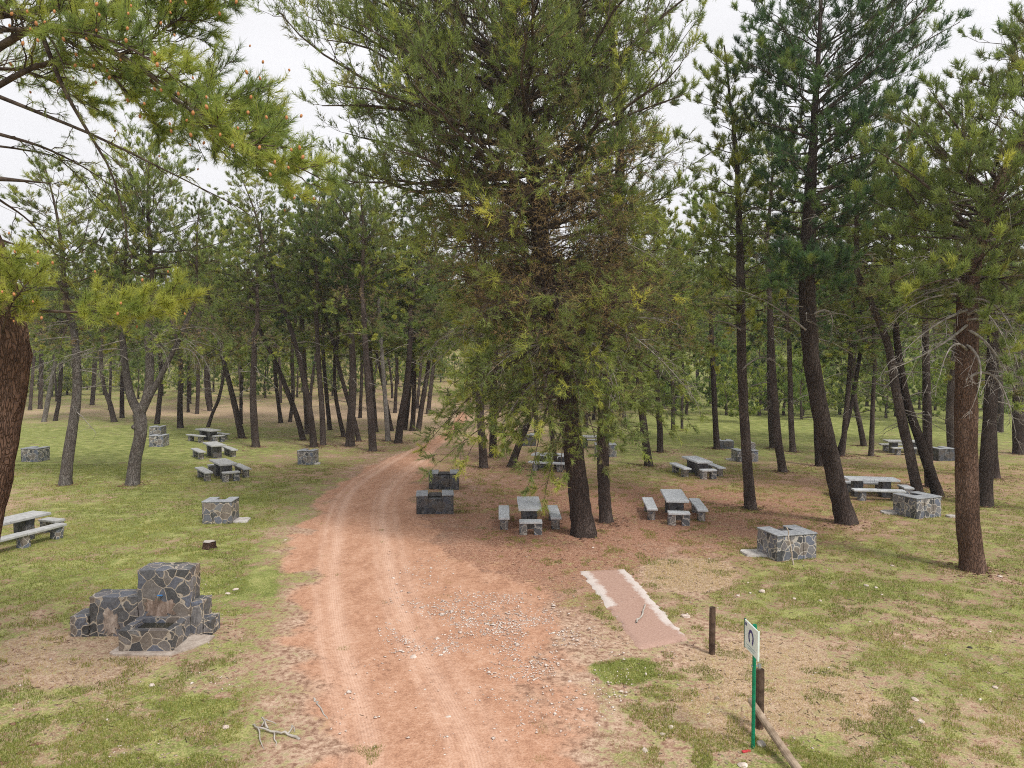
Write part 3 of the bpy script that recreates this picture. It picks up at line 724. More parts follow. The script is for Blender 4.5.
# leaning stick on the nearest right barbecue
def stick(name, pts, r0, r1, m, label, cat, n=14, sides=6, jit=.01, seed=0, extra=()):
    rg = np.random.default_rng(seed); C = spline(pts, n); C[1:-1] += rg.normal(0, jit, C[1:-1].shape)
    V, F = tubes(C[None], np.linspace(r0, r1, n)[None], sides); VV, FF, o = [V], [F], len(V)
    for e in extra:
        q = spline(e, 8); q[1:] += rg.normal(0, jit, q[1:].shape); v, f = tubes(q[None], np.linspace(r1*1.3, r1*.4, 8)[None], 5); VV.append(v); FF.append(f+o); o += len(v)
    c = C[0]*1.0
    o_ = mk(name, np.concatenate(VV)-c, np.concatenate(FF), m, smooth=True, loc=c); return tag(o_, label, cat)
WOODP = twig_mat('pale_dry_wood', (.30, .24, .18), (.52, .45, .37))
WHITEW = twig_mat('bleached_root', (.30, .27, .235), (.50, .46, .41))
g0 = on(793.5, 565); g1 = at(786.5, 527, g0.y+.30)
stick('leaning_stick', [g0, (g0+g1)/2+Vector((.02, 0, 0)), g1], .022, .015, WOODP, 'thin dry stick leaning against the nearest right barbecue', 'stick', seed=1)

# ------------------------------------------------------------------ concrete strip, stump, posts, sign
def strip():
    q = [on(579, 571), on(626, 569), on(690, 641), on(640, 651)]
    m, nt = mat('pink_concrete_strip')
    a = N(nt, 'ShaderNodeAttribute', _attribute_name='tint'); c = coords(nt)
    n = noise(nt, c, 3.2, 6, .75); nf = noise(nt, c, 22, 5, .7)
    base = ramp(nt, nf, [(.3, (.33, .20, .155)), (.7, (.50, .34, .275))])
    e = mth(nt, 'ADD', a.outputs['Fac'], mth(nt, 'MULTIPLY', mth(nt, 'SUBTRACT', n, .5), 1.6))
    col = mixc(nt, ramp(nt, mth(nt, 'MULTIPLY_ADD', nf, .5, mth(nt, 'SUBTRACT', e, .25)), [(.42, (0, 0, 0)), (.82, (.95, .95, .95))]), base, (.62, .55, .51))
    principled(nt, col, .9, bump(nt, nf, .4, .01), spec=.15)
    nu, nv = 17, 41; V, T = [], []
    for j in range(nv):
        v = j/(nv-1); l = q[0].lerp(q[3], v); r_ = q[1].lerp(q[2], v)
        for i in range(nu):
            w_ = i/(nu-1); p = l.lerp(r_, w_)
            if i in (0, nu-1): p = p+Vector((random.uniform(-.07, .07), random.uniform(-.07, .07), 0))
            edge = abs(w_-.5)*2
            V.append((p.x, p.y, height(p.x, p.y)+.035+(0 if 0 < i < nu-1 and 0 < j < nv-1 else -.05)))
            T.append(max(0, (edge-.45)/.55)**.5*1.15*(1 if (w_ > .5 or v < .55) else .35)*(1-.8*max(0, v-.78)*4))
    F = [(j*nu+i, j*nu+i+1, (j+1)*nu+i+1, (j+1)*nu+i) for j in range(nv-1) for i in range(nu-1)]
    o = mk('concrete_slab', np.array(V, float), np.array(F), m, tint=T, smooth=True)
    tag(o, 'worn pink concrete strip with whitened edges lying in the grass', 'concrete slab')
strip()
s0, s1 = on(636, 625), on(645, 607)
up_ = Vector((0, 0, .06))
stick('bent_stick', [s0+up_, on(642, 618)+up_, s1+up_], .02, .016, WHITEW, 'thin bent white stick lying on the pink concrete strip', 'stick', seed=2)
a0 = on(314, 700)
stick('white_stick', [on(314, 700)+Vector((0, 0, .03)), on(318, 708)+Vector((0, 0, .05)), on(328, 722)+Vector((0, 0, .03))], .016, .01, WHITEW, 'short white stick lying on the left edge of the dirt track', 'stick', seed=3)
z3 = Vector((0, 0, .035))
stick('dead_root', [on(300, 742)+z3, on(288, 738)+z3*2, on(274, 736)+z3*2, on(258, 732)+z3*2.5, on(253, 727)+z3], .022, .012, WHITEW, 'bleached forked root lying in the grass at bottom left', 'dead root', seed=4,
      extra=([on(274, 736)+z3*2, on(275, 743)+z3*2, on(276, 750)+z3], [on(258, 732)+z3*2, on(260, 743)+z3*2, on(264, 752)+z3], [on(262, 731)+z3*2, on(268, 726)+z3*3, on(276, 729)+z3*2], [on(268, 733)+z3*2, on(262, 726)+z3*4, on(266, 729)+z3], [on(288, 738)+z3*2, on(292, 733)+z3*3, on(297, 735)+z3]))
def stump():
    b = on(209, 548); t = empty('tree_stump', b, 'small sawn tree stump in the grass in front of the small left barbecue', 'tree stump')
    n, hgt = 24, .2; ph = np.arange(n)*2*PI/n; rr = .17*(1+.13*np.sin(ph*5+1)+.08*np.sin(ph*3))
    V, F = [], []
    for k, (z, s) in enumerate([(-.08, 1.35), (.0, 1.25), (.06, 1.05), (hgt, 1.0)]):
        for i in range(n): V.append((rr[i]*s*math.cos(ph[i]), rr[i]*s*math.sin(ph[i]), z))
    for k in range(3):
        for i in range(n): F.append((k*n+i, k*n+(i+1) % n, (k+1)*n+(i+1) % n, (k+1)*n+i))
    mk('bark', V, F, BARK_RED, t, smooth=True)
    m, nt = mat('sawn_wood'); v = coords(nt, (1, 1, 0)); w_ = N(nt, 'ShaderNodeTexWave', _wave_type='RINGS', _rings_direction='Z', Scale=14, Distortion=1.5); L(nt, v, w_.inputs['Vector'])
    principled(nt, ramp(nt, w_.outputs['Fac'], [(.2, (.34, .30, .26)), (.8, (.52, .48, .44))]), .9)
    mk('cut_face', [(x*.97, y*.97, hgt+.004) for x, y, z in V[3*n:]], [tuple(range(n))], m, t)
stump()
def post(px, py, h, r_, label, lean=(0, 0)):
    b = on(px, py); m = twig_mat('post_wood', (.045, .030, .022), (.12, .082, .06))
    n, s = 7, 12; P = np.stack([np.linspace(0, lean[0], n), np.linspace(0, lean[1], n), np.linspace(-.2, h, n)], -1)
    R = np.full(n, r_)*(1+np.random.default_rng(3).normal(0, .03, n)); V, F = tubes(P[None], R[None], s)
    VV = [tuple(v) for v in V]; FF = [tuple(f) for f in F]; FF.append(tuple(range((n-1)*s, n*s)))
    o = mk('wooden_post', VV, FF, m, smooth=False, loc=b); return tag(o, label, 'wooden post')
post(712, 654, .92, .062, 'short round dark wooden post standing alone by the pink concrete strip')
post(759.5, 728, .93, .065, 'round dark wooden post right behind the green sign pole')
lg0 = at(750.5, 700, 11.05); lg1 = on(806, 785)+Vector((0, 0, .06))
LOGM = twig_mat('peeled_log', (.20, .145, .10), (.40, .31, .23))
def log():
    C = spline([lg0, lg0.lerp(lg1, .5)+Vector((0, 0, -.02)), lg1], 14); V, F = tubes(C[None], np.linspace(.052, .062, 14)[None], 12)
    FF = [tuple(f) for f in F]+[tuple(range(12))[::-1], tuple(range(13*12, 14*12))]
    o = mk('fallen_rail', [tuple(v-C[-1]) for v in V], FF, LOGM, smooth=False, loc=C[-1]); tag(o, 'pale round wooden rail slanting down to the ground behind the green sign pole', 'wooden rail')
log()
def sign():
    b = on(753, 748); t = empty('trail_sign', b, 'small white trail sign with a blue horseshoe emblem on a green pole', 'sign')
    gm, gn = mat('green_paint'); n = noise(gn, coords(gn), 20, 4); principled(gn, ramp(gn, n, [(.35, (.0, .14, .065)), (.65, (.005, .23, .115))]), .45)
    wm_, wn = mat('white_sign_enamel'); n = noise(wn, coords(wn), 6, 5); principled(wn, ramp(wn, n, [(.3, (.60, .70, .66)), (.7, (.74, .82, .78))]), .4)
    dm, dn = mat('dark_sign_rim'); principled(dn, (.02, .09, .06), .5)
    nm, nn = mat('navy_emblem'); principled(nn, (.03, .03, .16), .5)
    gy, gyn = mat('grey_lettering'); principled(gyn, (.34, .42, .42), .6)
    H = 1.80
    pb = bmesh.new(); bmesh.ops.create_cone(pb, segments=14, radius1=.027, radius2=.027, depth=H+.2, cap_ends=True, matrix=Matrix.Translation((0, 0, H/2-.1))); from_bm('pole', pb, gm, t, False)
    cb_ = bmesh.new(); bmesh.ops.create_cone(cb_, segments=14, radius1=.036, radius2=.03, depth=.06, cap_ends=True, matrix=Matrix.Translation((0, 0, H+.02))); from_bm('pole_cap', cb_, gm, t)
    # plate: local +Y across, normal -X, turned a little to the camera
    pl = bmesh.new(); w_, h_ = .50, .42; z0 = H-.38
    box(pl, -.052, -.034, -w_/2, w_/2, z0, z0+h_, .003); plate = from_bm('sign_plate', pl, wm_, t)
    rim = bmesh.new()
    box(rim, -.056, -.03, w_/2+.001, w_/2+.016, z0-.012, z0+h_+.012); from_bm('rim', rim, dm, plate)
    rim = bmesh.new(); box(rim, -.056, -.03, -w_/2-.012, -w_/2-.001, z0-.01, z0+h_+.01); from_bm('rim', rim, wm_, plate)
    # the horseshoe: an open arch with thick crown
    em = bmesh.new(); ro, ri, cz = .098, .058, z0+.235; out, inn = [], []
    for i in range(19):
        a = math.radians(-52+284*i/18); k = 1.0+.18*abs(math.sin(a)) if math.sin(a) < 0 else 1
        out.append((math.cos(a)*ro, math.sin(a)*ro*1.15*k)); inn.append((math.cos(a)*ri, math.sin(a)*ri*1.2*k))
    vo = [em.verts.new((-.055, y, cz+z)) for y, z in out]; vi = [em.verts.new((-.055, y, cz+z)) for y, z in inn]
    vo2 = [em.verts.new((-.050, y, cz+z)) for y, z in out]; vi2 = [em.verts.new((-.050, y, cz+z)) for y, z in inn]
    for i in range(18):
        em.faces.new((vo[i], vo[i+1], vi[i+1], vi[i])); em.faces.new((vo[i], vo[i+1], vo2[i+1], vo2[i])); em.faces.new((vi[i], vi[i+1], vi2[i+1], vi2[i]))
    from_bm('emblem', em, nm, plate)
    tx = bmesh.new()
    for j, (a, b_) in enumerate(((-.17, .17), (-.13, .13))): box(tx, -.0545, -.0515, a, b_, z0+.075-j*.035, z0+.088-j*.035)
    from_bm('text_line', tx, gy, plate)
    lgm = bmesh.new(); box(lgm, -.0545, -.0515, .17, .225, z0+.345, z0+.39); from_bm('corner_mark', lgm, nm, plate)
    bk = bmesh.new(); box(bk, -.04, .075, -.014, .014, H-.58, H-.56); box(bk, .06, .10, -.02, .02, H-.60, H-.54); 
    t.rotation_euler = (0, 0, math.radians(3))
    sm, sn = mat('steel_bracket'); principled(sn, (.45, .47, .5), .4, metallic=.7); from_bm('bracket', bk, sm, t)
sign()

# ------------------------------------------------------------------ stones, gravel, litter, grass
def chips(P, S, rg, flat=.6):
    base = np.array([(1, 0, 0), (-1, 0, 0), (0, 1, 0), (0, -1, 0), (0, 0, 1), (0, 0, -1)], float)
    F0_ = np.array([(0, 2, 4), (2, 1, 4), (1, 3, 4), (3, 0, 4), (2, 0, 5), (1, 2, 5), (3, 1, 5), (0, 3, 5)])
    n = len(P); V = base[None]*(1+rg.normal(0, .22, (n, 6, 1)))+rg.normal(0, .16, (n, 6, 3))
    an = rg.uniform(0, 2*PI, n); c, s = np.cos(an), np.sin(an)
    V = V*np.stack([S*rg.uniform(.7, 1.5, n), S*rg.uniform(.6, 1.1, n), S*flat*rg.uniform(.6, 1.1, n)], -1)[:, None]
    V = np.stack([V[..., 0]*c[:, None]-V[..., 1]*s[:, None], V[..., 0]*s[:, None]+V[..., 1]*c[:, None], V[..., 2]], -1)+P[:, None]
    F = (F0_[None]+(np.arange(n)*6)[:, None, None]).reshape(-1, 3)
    return V.reshape(-1, 3), F
def pxscatter(n, poly, rg):
    """random ground points inside pixel ellipses (x, y, rx, ry, weight)"""
    w = np.array([p[4] for p in poly], float); w /= w.sum(); k = rg.choice(len(poly), n, p=w)
    a = rg.uniform(0, 2*PI, n); q = np.sqrt(rg.random(n)); P = np.array(poly)[k]
    px, py = P[:, 0]+P[:, 2]*q*np.cos(a), P[:, 1]+P[:, 3]*q*np.sin(a)
    u_, v_ = (px-CX)/FPX, (CY-py)/FPX; dz = -SP+v_*CP; t = -CAMZ/dz
    return u_*t, (CP+v_*SP)*t
CHIP = concrete_mat('pale_limestone', (.42, .32, .265), (.76, .68, .61), 5)
rg = np.random.default_rng(77)
gx, gy_ = pxscatter(9000, [(470, 625, 85, 32, 4), (420, 610, 45, 60, 1.4), (520, 640, 60, 45, 2), (560, 680, 70, 60, .8), (230, 630, 60, 60, .5), (440, 700, 130, 60, .7), (800, 640, 220, 110, .5), (100, 700, 110, 60, .3), (360, 560, 50, 60, .3)], rg)
kk = fbm(gx/.55, gy_/.55, 88, 4)+rg.normal(0, .10, 9000) > .49; gx, gy_ = gx[kk], gy_[kk]
gs_ = np.abs(rg.normal(0, .0115, len(gx)))*(1+.8*(rg.random(len(gx)) < .06))+.006
V, F = chips(np.stack([gx, gy_, height(gx, gy_)+.04*(np.abs(gx-.0) < 3)+gs_*.2], -1), gs_, rg)
o = mk('gravel', V, F, CHIP); tag(o, 'scatter of small pale stone chips over the dirt track', 'gravel', kind='stuff')
def stone(px, py, s, label, k, m=CHIP):
    s = s*.78
    bm = bmesh.new(); bmesh.ops.create_icosphere(bm, subdivisions=2, radius=s); q = random.Random(k)
    off = Vector((q.uniform(0, 9), q.uniform(0, 9), q.uniform(0, 9)))
    from mathutils import noise as mn
    for v in bm.verts: v.co *= 1+.45*mn.noise(v.co/s*1.1+off); v.co.z *= .62; v.co.x *= 1.3
    o = from_bm('stone', bm, m); b = on(px, py); o.location = b+Vector((0, 0, s*.25)); o.rotation_euler = (0, 0, q.uniform(0, 6)); tag(o, label, 'stone', 'loose pale stones')
STG = concrete_mat('grey_stone', (.22, .19, .17), (.48, .44, .40), 6)
stone(761, 745, .085, 'grey stone lying at the foot of the green sign pole', 1, STG)
stone(743, 766, .075, 'white stone at the bottom edge in front of the green sign pole', 2)
for i, (x, y, s) in enumerate([(413, 658, .085), (373, 650, .055), (448, 718, .055), (425, 691, .05), (419, 690, .04), (504, 676, .06), (400, 673, .045), (645, 751, .06), (671, 728, .05), (663, 735, .045), (385, 684, .04), (226, 728, .06), (152, 686, .06), (236, 590, .07), (228, 594, .06), (285, 541, .07), (478, 655, .05), (548, 660, .045), (570, 683, .06)]):
    stone(x, y, s, 'loose pale stone lying on the bare earth in or beside the track', 10+i)
for i, (x, y, s) in enumerate([(866, 586, .075), (876, 588, .05), (794, 599, .05), (820, 601, .045), (762, 592, .09), (892, 566, .05), (1000, 577, .06), (995, 688, .05), (915, 700, .06), (921, 722, .06), (593, 548, .05), (738, 596, .05), (686, 617, .1), (748, 583, .045)]):
    stone(x, y, s, 'loose pale stone lying in the grass on the right', 40+i)
dk = concrete_mat('dark_clod', (.03, .025, .02), (.07, .06, .05), 6)
stone(970, 648, .05, 'dark clod lying in the grass at the right', 71, dk)
rm_, rn_ = mat('red_scrap'); principled(rn_, (.5, .05, .06), .6)
rb_ = bmesh.new(); box(rb_, -.07, .07, -.02, .02, 0, .025, .006); o = from_bm('scrap', rb_, rm_); o.location = on(746, 752)+Vector((0, 0, .0)); o.rotation_euler = (0, .1, .4); tag(o, 'bit of red litter on the ground in front of the green sign pole', 'litter')

# dark litter: twigs and cones on the ground
n = 1500
lx_, ly_ = pxscatter(n, [(620, 530, 300, 50, 3), (480, 560, 90, 50, 1), (860, 620, 200, 130, 2), (140, 600, 160, 150, 1.2), (420, 640, 120, 120, .5)], rg)
ang = rg.uniform(0, 2*PI, n); ll = rg.uniform(.02, .08, n)
d_ = np.stack([np.cos(ang), np.sin(ang), np.zeros(n)], -1)*ll[:, None]
b_ = np.stack([lx_, ly_, height(lx_, ly_)+.012], -1)
V, F = tubes(np.stack([b_-d_, b_+d_], 1), np.full((n, 2), .005), 3)
o = mk('litter', V, F, twig_mat('litter_wood', (.04, .025, .018), (.16, .10, .07))); tag(o, 'fallen dark twigs strewn under the pines', 'litter', kind='stuff')

def debris():
    rg = np.random.default_rng(91); n = 26000
    D = 9.5+(34-9.5)*rg.random(n)**1.4; X = np.tan(rg.uniform(-.7, .7, n))*D; mk_ = masks(X, D)
    k = (mk_[:, 0] < .35) & (fbm(X/.8, D/.8, 71, 3)+rg.normal(0, .12, n) > .46); X, D = X[k], D[k]; n = len(X)
    V, F = chips(np.stack([X, D, height(X, D)+.004], -1), np.abs(rg.normal(0, .012, n))+.005, rg, .35)
    o = mk('debris', V, F, [twig_mat('debris_bits', (.10, .06, .045), (.50, .40, .31))]); tag(o, 'bits of bark, cone scales and needle litter over the bare ground', 'ground litter', kind='stuff')
debris()
def grass():
    rg = np.random.default_rng(5)
    n = 900000
    a = rg.uniform(-.80, .80, n); D = 9.2+ (38-9.2)*rg.random(n)**1.5
    X, Y = np.tan(a*.95)*D*1.0, D
    mk_ = masks(X, Y)
    cl = fbm(X/.5, Y/.5, 41, 4); cl2 = fbm(X*3, Y*3, 44, 2)
    g = mk_[:, 2]*(1-mk_[:, 0]); s = mk_[:, 3]*(1-mk_[:, 0])
    v = np.clip((cl*.6+cl2*.4-.5)*2.2+.5, 0, 1)
    isg = g+v > .98; iss = (~isg) & (s*.9+rg.random(n)*.6+v*.3 > 1.12)
    sl = [on(579, 571), on(626, 569), on(690, 641), on(640, 651)]
    t = np.clip((Y-sl[3].y)/(sl[0].y-sl[3].y), 0, 1); l_ = sl[3].x+(sl[0].x-sl[3].x)*t; r__ = sl[2].x+(sl[1].x-sl[2].x)*t
    onslab = (X > l_+.05) & (X < r__-.05) & (Y > sl[3].y) & (Y < sl[1].y)
    fo = (X > -9.1) & (X < -5.6) & (Y > 13.6) & (Y < 15.3)
    keep = (isg | iss) & ~onslab & ~fo
    X, Y, isg, D = X[keep], Y[keep], isg[keep], D[keep]; n = len(X)
    hgt = rg.uniform(.025, .075, n)*np.where(isg, 1.0, .8)*(.7+.6*fbm(X/1.5, Y/1.5, 51, 2)); w_ = .004+.0005*D
    an = rg.uniform(0, 2*PI, n); ln = rg.uniform(.1, .9, n)*hgt
    Z = height(X, Y)
    b = np.stack([X, Y, Z-.01], -1); side = np.stack([np.cos(an), np.sin(an), 0*an], -1)*(w_*.5)[:, None]
    az = rg.uniform(0, 2*PI, n); tip = b+np.stack([np.cos(az)*ln, np.sin(az)*ln, hgt+.01], -1)
    V = np.stack([b-side, b+side, tip], 1).reshape(-1, 3); F = np.arange(len(V)).reshape(-1, 3)
    tn = np.where(isg, np.clip(.5+rg.normal(0, .17, n)+(fbm(X/2, Y/2, 61, 2)-.5)*.5, .2, .8), np.clip(.95+rg.normal(0, .06, n), .8, 1))
    m = needle_mat('grass_blades', [(0, (.10, .13, .035)), (.3, (.15, .19, .045)), (.5, (.235, .27, .07)), (.75, (.38, .37, .13)), (.85, (.46, .37, .20)), (1, (.62, .51, .33))], .4)
    o = mk('grass', V, F, m, tint=np.repeat(tn, 3)); tag(o, 'short patchy green and straw coloured grass', 'grass', kind='stuff')
grass()

# ------------------------------------------------------------------ crown prototypes (hidden source kept only as mesh data)
def proto(seed, H=9.4, R=4.0, n=46, needle=NEEDLE, hi=False, tint0=.5, brown=.35, skirt=True):
    fo = Foliage(seed); r = fo.r
    lean = r.normal(0, .05, 2); k = r.uniform(0, 6)
    def axis(z): return (lean[0]*z+.18*math.sin(z*.5+k), lean[1]*z+.18*math.cos(z*.45+k))
    prof = [(-1.2, .75), (0, .85), (2.5, 1.0), (5, .98), (7.5, .86), (H-.8, .66), (H, .42)]
    def env(z, az):
        return R*np.interp(z, [p_[0] for p_ in prof], [p_[1] for p_ in prof])*(.78+.35*math.sin(az*2+k+z*.6))
    zz = np.linspace(-.3, H, 22); st = np.array([[*axis(max(z, 0)), z] for z in zz]); st[:1, :2] = 0; st[1, :2] *= .4
    V, F = tubes(st[None], np.interp(zz, [-.3, 1, H], [.15, .135, .02])[None], 8); fo._w(V, F, 0)
    auto_limbs(fo, axis, (1.5, H), env, n, el=(6, 52), r0=.06, live=.38, sec=.36, jag=(.5, 1.12), sag=.04)
    if skirt:                                   # thin drooping lower branches, mostly bare
        for i in range(14):
            az = r.uniform(0, 2*PI); R_ = r.uniform(1.4, 3.7); z = r.uniform(-.6, 1.6)
            a = np.array([*axis(max(z, 0)), z]); E = a+np.array([math.cos(az)*R_, math.sin(az)*R_, -r.uniform(.3, 2.4)])
            m = (a+E)/2+np.array([0, 0, .45]); s = np.linspace(0, 1, 12)[:, None]
            fo.limb(a*(1-s)**2+2*m*s*(1-s)+E*s**2, .025, live=.8 if i % 2 else .45, sec=.34, droop=-.35)
    if hi: fo.grow(tuft_len=.2, blade_w=.02, blades=13, twigs=8, per_twig=2, brown=brown, tint0=tint0, sec_gap=.36, twig_len=.34, up=.5, twig_r=.006, clump=.85)
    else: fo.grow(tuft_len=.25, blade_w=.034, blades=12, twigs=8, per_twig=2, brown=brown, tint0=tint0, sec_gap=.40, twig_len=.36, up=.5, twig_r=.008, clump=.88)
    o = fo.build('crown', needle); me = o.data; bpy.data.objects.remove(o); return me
LO = [proto(101, tint0=.52), proto(102, R=3.6, tint0=.46, brown=.45), proto(103, R=4.3, n=48, tint0=.6), proto(104, H=9, R=3.6, needle=NEEDLE_DARK, tint0=.5), proto(105, R=3.5, n=42, tint0=.55, brown=.5), proto(106, R=4.2, n=54, needle=NEEDLE_FRESH, tint0=.45, brown=.2)]
HI = [proto(201, hi=True, tint0=.5), proto(202, hi=True, R=3.5, tint0=.44, brown=.5), proto(203, hi=True, R=3.8, needle=NEEDLE_DARK, tint0=.52), proto(204, hi=True, R=3.9, n=58, tint0=.58, brown=.45)]

def bush_proto(seed, H, R, needle, tint0):
    fo = Foliage(seed); r = fo.r; k = r.uniform(0, 6)
    def axis(z): return (.1*math.sin(z+k), .1*math.cos(z+k))
    def env(z, az): return R*np.interp(z/H, [0, .2, .5, .8, 1], [.7, 1, .95, .6, .2])*(.8+.3*math.sin(2*az+k+z))
    zz = np.linspace(-.2, H*.95, 10); V, F = tubes(np.array([[*axis(z), z] for z in zz])[None], np.interp(zz, [0, H], [.13, .02])[None], 6); fo._w(V, F, 0)
    auto_limbs(fo, axis, (.5, H), env, 30, el=(10, 55), r0=.05, live=.25, sec=.4, jag=(.55, 1.1))
    fo.grow(tuft_len=.3, blade_w=.06, blades=8, twigs=6, per_twig=2, brown=.1, tint0=tint0, sec_gap=.42, twig_r=.009)
    o = fo.build('crown', needle); me = o.data; bpy.data.objects.remove(o); return me
BUSH = [bush_proto(301, 7.5, 2.9, NEEDLE_FRESH, .5), bush_proto(302, 6, 2.8, NEEDLE, .62), bush_proto(303, 9, 3.0, NEEDLE_FRESH, .38), bush_proto(304, 5, 2.4, NEEDLE_FRESH, .6)]

def add_crown(t, top, dirv, me, scale, rz, name='crown'):
    c = bpy.data.objects.new(name, me); COL.objects.link(c); c.parent = t; c.location = top
    q = Vector((0, 0, 1)).rotation_difference(Vector(dirv).normalized()); q = Quaternion().slerp(q, .55)
    c.rotation_mode = 'QUATERNION'; c.rotation_quaternion = q @ Quaternion((0, 0, 1), rz); c.scale = scale
    return c
tree_i = 0
def tree(path, label, crown=None, sc_=1.0, m=BARK, group='slender pines in the picnic grove', stubs=6, rz=None, hs=None, cat='pine tree', sides=12):
    """a pine from its pixel path; the crown sits where the path ends"""
    global tree_i; tree_i += 1
    b, P, R, Y = px_trunk(path); t = empty('pine_tree', b, label, cat, group)
    top = P[-1]; dv = P[-1]-P[-3]; r1 = .145*sc_
    f = np.linspace(0, 1, len(R)); R = np.where(f > .55, R+(r1-R)*((f-.55)/.45)*(.9), R)
    trunk_mesh('trunk', P, R, m, t, sides=sides, stubs=stubs, seed=tree_i)
    if crown is not None:
        me = crown; hs = hs or random.uniform(.70, .88)
        add_crown(t, Vector(top)-Vector(dv).normalized()*.1, dv, me, (sc_, sc_, sc_*hs), rz if rz is not None else random.uniform(0, 6.28))
    return t

# ---- pines left of the track, from the photograph
T = tree
T([(65, 485, 13), (68, 458, 11.5), (73, 425, 10), (77, 392, 9.5), (76, 350, 8.5), (72, 316, 8)], 'slim pale grey pine curving upwards, left of the forked pale trunk', HI[0], .95, BARK_GREY, stubs=12)
# forked pale pine
def forked():
    b, P, R, Y = px_trunk([(132, 485, 14), (135, 460, 13), (141, 432, 13), (139, 414, 13)])
    t = empty('pine_tree', b, 'forked pale grey pine with three stems and drooping dry branches', 'pine tree', 'slender pines in the picnic grove')
    trunk_mesh('trunk', P, R, BARK_GREY, t, stubs=0, seed=901)
    tops = []
    for k, (pp, me, s_) in enumerate((([(139, 414, 9.5), (131, 397, 8), (126, 372, 7), (123, 345, 6), (121, 320, 5)], HI[1], .7), ([(139, 414, 10), (147, 398, 9), (150, 370, 8), (148, 335, 7), (150, 300, 6)], HI[3], .85), ([(139, 416, 8), (152, 392, 6), (168, 362, 5), (183, 330, 4.5), (192, 308, 4)], HI[1], .55))):
        pts = [np.array(at(x, y, Y)-b) for x, y, w in pp]; C = spline([np.r_[q, w*Y/FPX/2] for q, (x, y, w) in zip(pts, pp)], 14)
        trunk_mesh('stem', C[:, :3], C[:, 3], BARK_GREY, t, sides=10, flare=0, stubs=6, seed=910+k, dead_from=.45)
        add_crown(t, Vector(C[-1, :3]), C[-1, :3]-C[-3, :3], me, (s_, s_, s_*.95), k*2.1)
    kn = bmesh.new(); bmesh.ops.create_icosphere(kn, subdivisions=2, radius=.12, matrix=Matrix.Translation(at(134, 427, Y-.15)-b)); from_bm('burl', kn, BARK_GREY, t, True)
    for (x0, y0, x1, y1, x2, y2) in ((165, 345, 190, 325, 208, 368), (172, 350, 198, 340, 203, 378), (180, 330, 215, 318, 222, 352), (128, 360, 112, 345, 100, 372), (123, 350, 105, 345, 62, 363), (150, 350, 165, 335, 170, 375), (124, 340, 85, 350, 30, 368)):
        a, m_, e = (np.array(at(x, y, Y-.4+.1*i)-b) for i, (x, y) in enumerate(((x0, y0), (x1, y1), (x2, y2))))
        fo = Foliage(77+x2); fo.limb(bez(a, m_, e), .03, s0=.2, dead=True, droop=-.7, sec=.32)
        fo.grow(twigs=5, twig_len=.5, up=-.5, sec_gap=.2, twig_r=.006); fo.build('dry_branch', NEEDLE, t)
forked()
T([(44, 422, 5), (50, 390, 4.5), (56, 360, 4), (61, 338, 3.5)], 'far slim grey pine leaning right, left of the curving pale pine', LO[1], .9, BARK_GREY)
T([(55, 421, 4.5), (59, 400, 4), (61, 370, 4), (62, 335, 3.5)], 'far slim pine just right of the one leaning right at the left', LO[0], .95)
T([(114, 422, 6), (110, 404, 5), (104, 387, 4), (101, 360, 4), (103, 335, 4)], 'far dark pine with a crooked foot, left of the forked pale trunk', LO[1], .95)
T([(122, 418, 5), (122, 395, 4.5), (123, 360, 4.5), (121, 330, 4)], 'far dark straight pine seen left against the forked pale trunk', LO[4], 1)
T([(92, 405, 4.5), (94, 380, 4.5), (95, 350, 4), (95, 330, 4)], 'far dark pine at the foot of the left slope', LO[3], 1)
T([(40, 409, 4.5), (41, 380, 4), (41, 345, 4), (40, 325, 4)], 'far dark straight pine beside the thick red trunk at the left', LO[2], 1)
T([(157, 424, 5.5), (159, 405, 5), (161, 380, 5), (160, 345, 4.5)], 'dark pine just right of the forked pale trunk', LO[0], 1.05)
T([(180, 428, 6.5), (180, 400, 5.5), (181, 370, 5), (178, 338, 5)], 'dark straight pine behind the row of three left tables', LO[1], 1.05)
T([(197, 414, 4), (198, 390, 4), (198, 360, 3.5), (199, 340, 3.5)], 'far dark pine behind the farthest left table', LO[4], 1)
T([(210, 411, 5), (207, 395, 4.5), (206, 370, 4), (208, 340, 4)], 'far pine leaning slightly left behind the left tables', LO[2], 1)
T([(208, 427, 4), (213, 412, 3.5), (219, 398, 3.5), (224, 370, 3), (222, 345, 3)], 'thin dark pine leaning right beside the farthest left table', LO[4], .8)
T([(242, 438, 7.5), (238, 420, 6.5), (233, 398, 6), (226, 370, 5.5), (219, 345, 5)], 'pine leaning left over the left tables, one of a close pair', HI[1], 1.0)
T([(256, 447, 8.5), (254, 420, 7.5), (253, 390, 7), (254, 360, 6.5), (254, 332, 6)], 'dark straight pine right of the left tables, one of a close pair', HI[0], 1.02, stubs=12)
T([(241, 424, 4), (241, 400, 3.5), (242, 370, 3.5), (241, 345, 3)], 'far thin pine seen between the close pair by the left tables', LO[0], .95)
T([(281, 423, 5), (278, 400, 4), (275, 370, 4), (276, 335, 4)], 'far dark pine at the end of the left meadow', LO[1], 1)
T([(290, 422, 4), (293, 395, 4), (292, 360, 4), (293, 330, 4)], 'far dark pine beside the strongly leaning one', LO[0], 1)
T([(303, 440, 6.5), (298, 420, 6), (290, 398, 5.5), (277, 366, 5), (261, 332, 4.5), (252, 305, 4)], 'dark pine leaning strongly left beyond the barbecue by the bend', LO[2], .85)
T([(314, 447, 8), (311, 420, 7), (305, 385, 6), (297, 350, 5), (287, 318, 5), (276, 285, 4.5), (268, 260, 4.5)], 'tall curving pine leaning left, nearest the barbecue by the track bend', HI[0], .8)
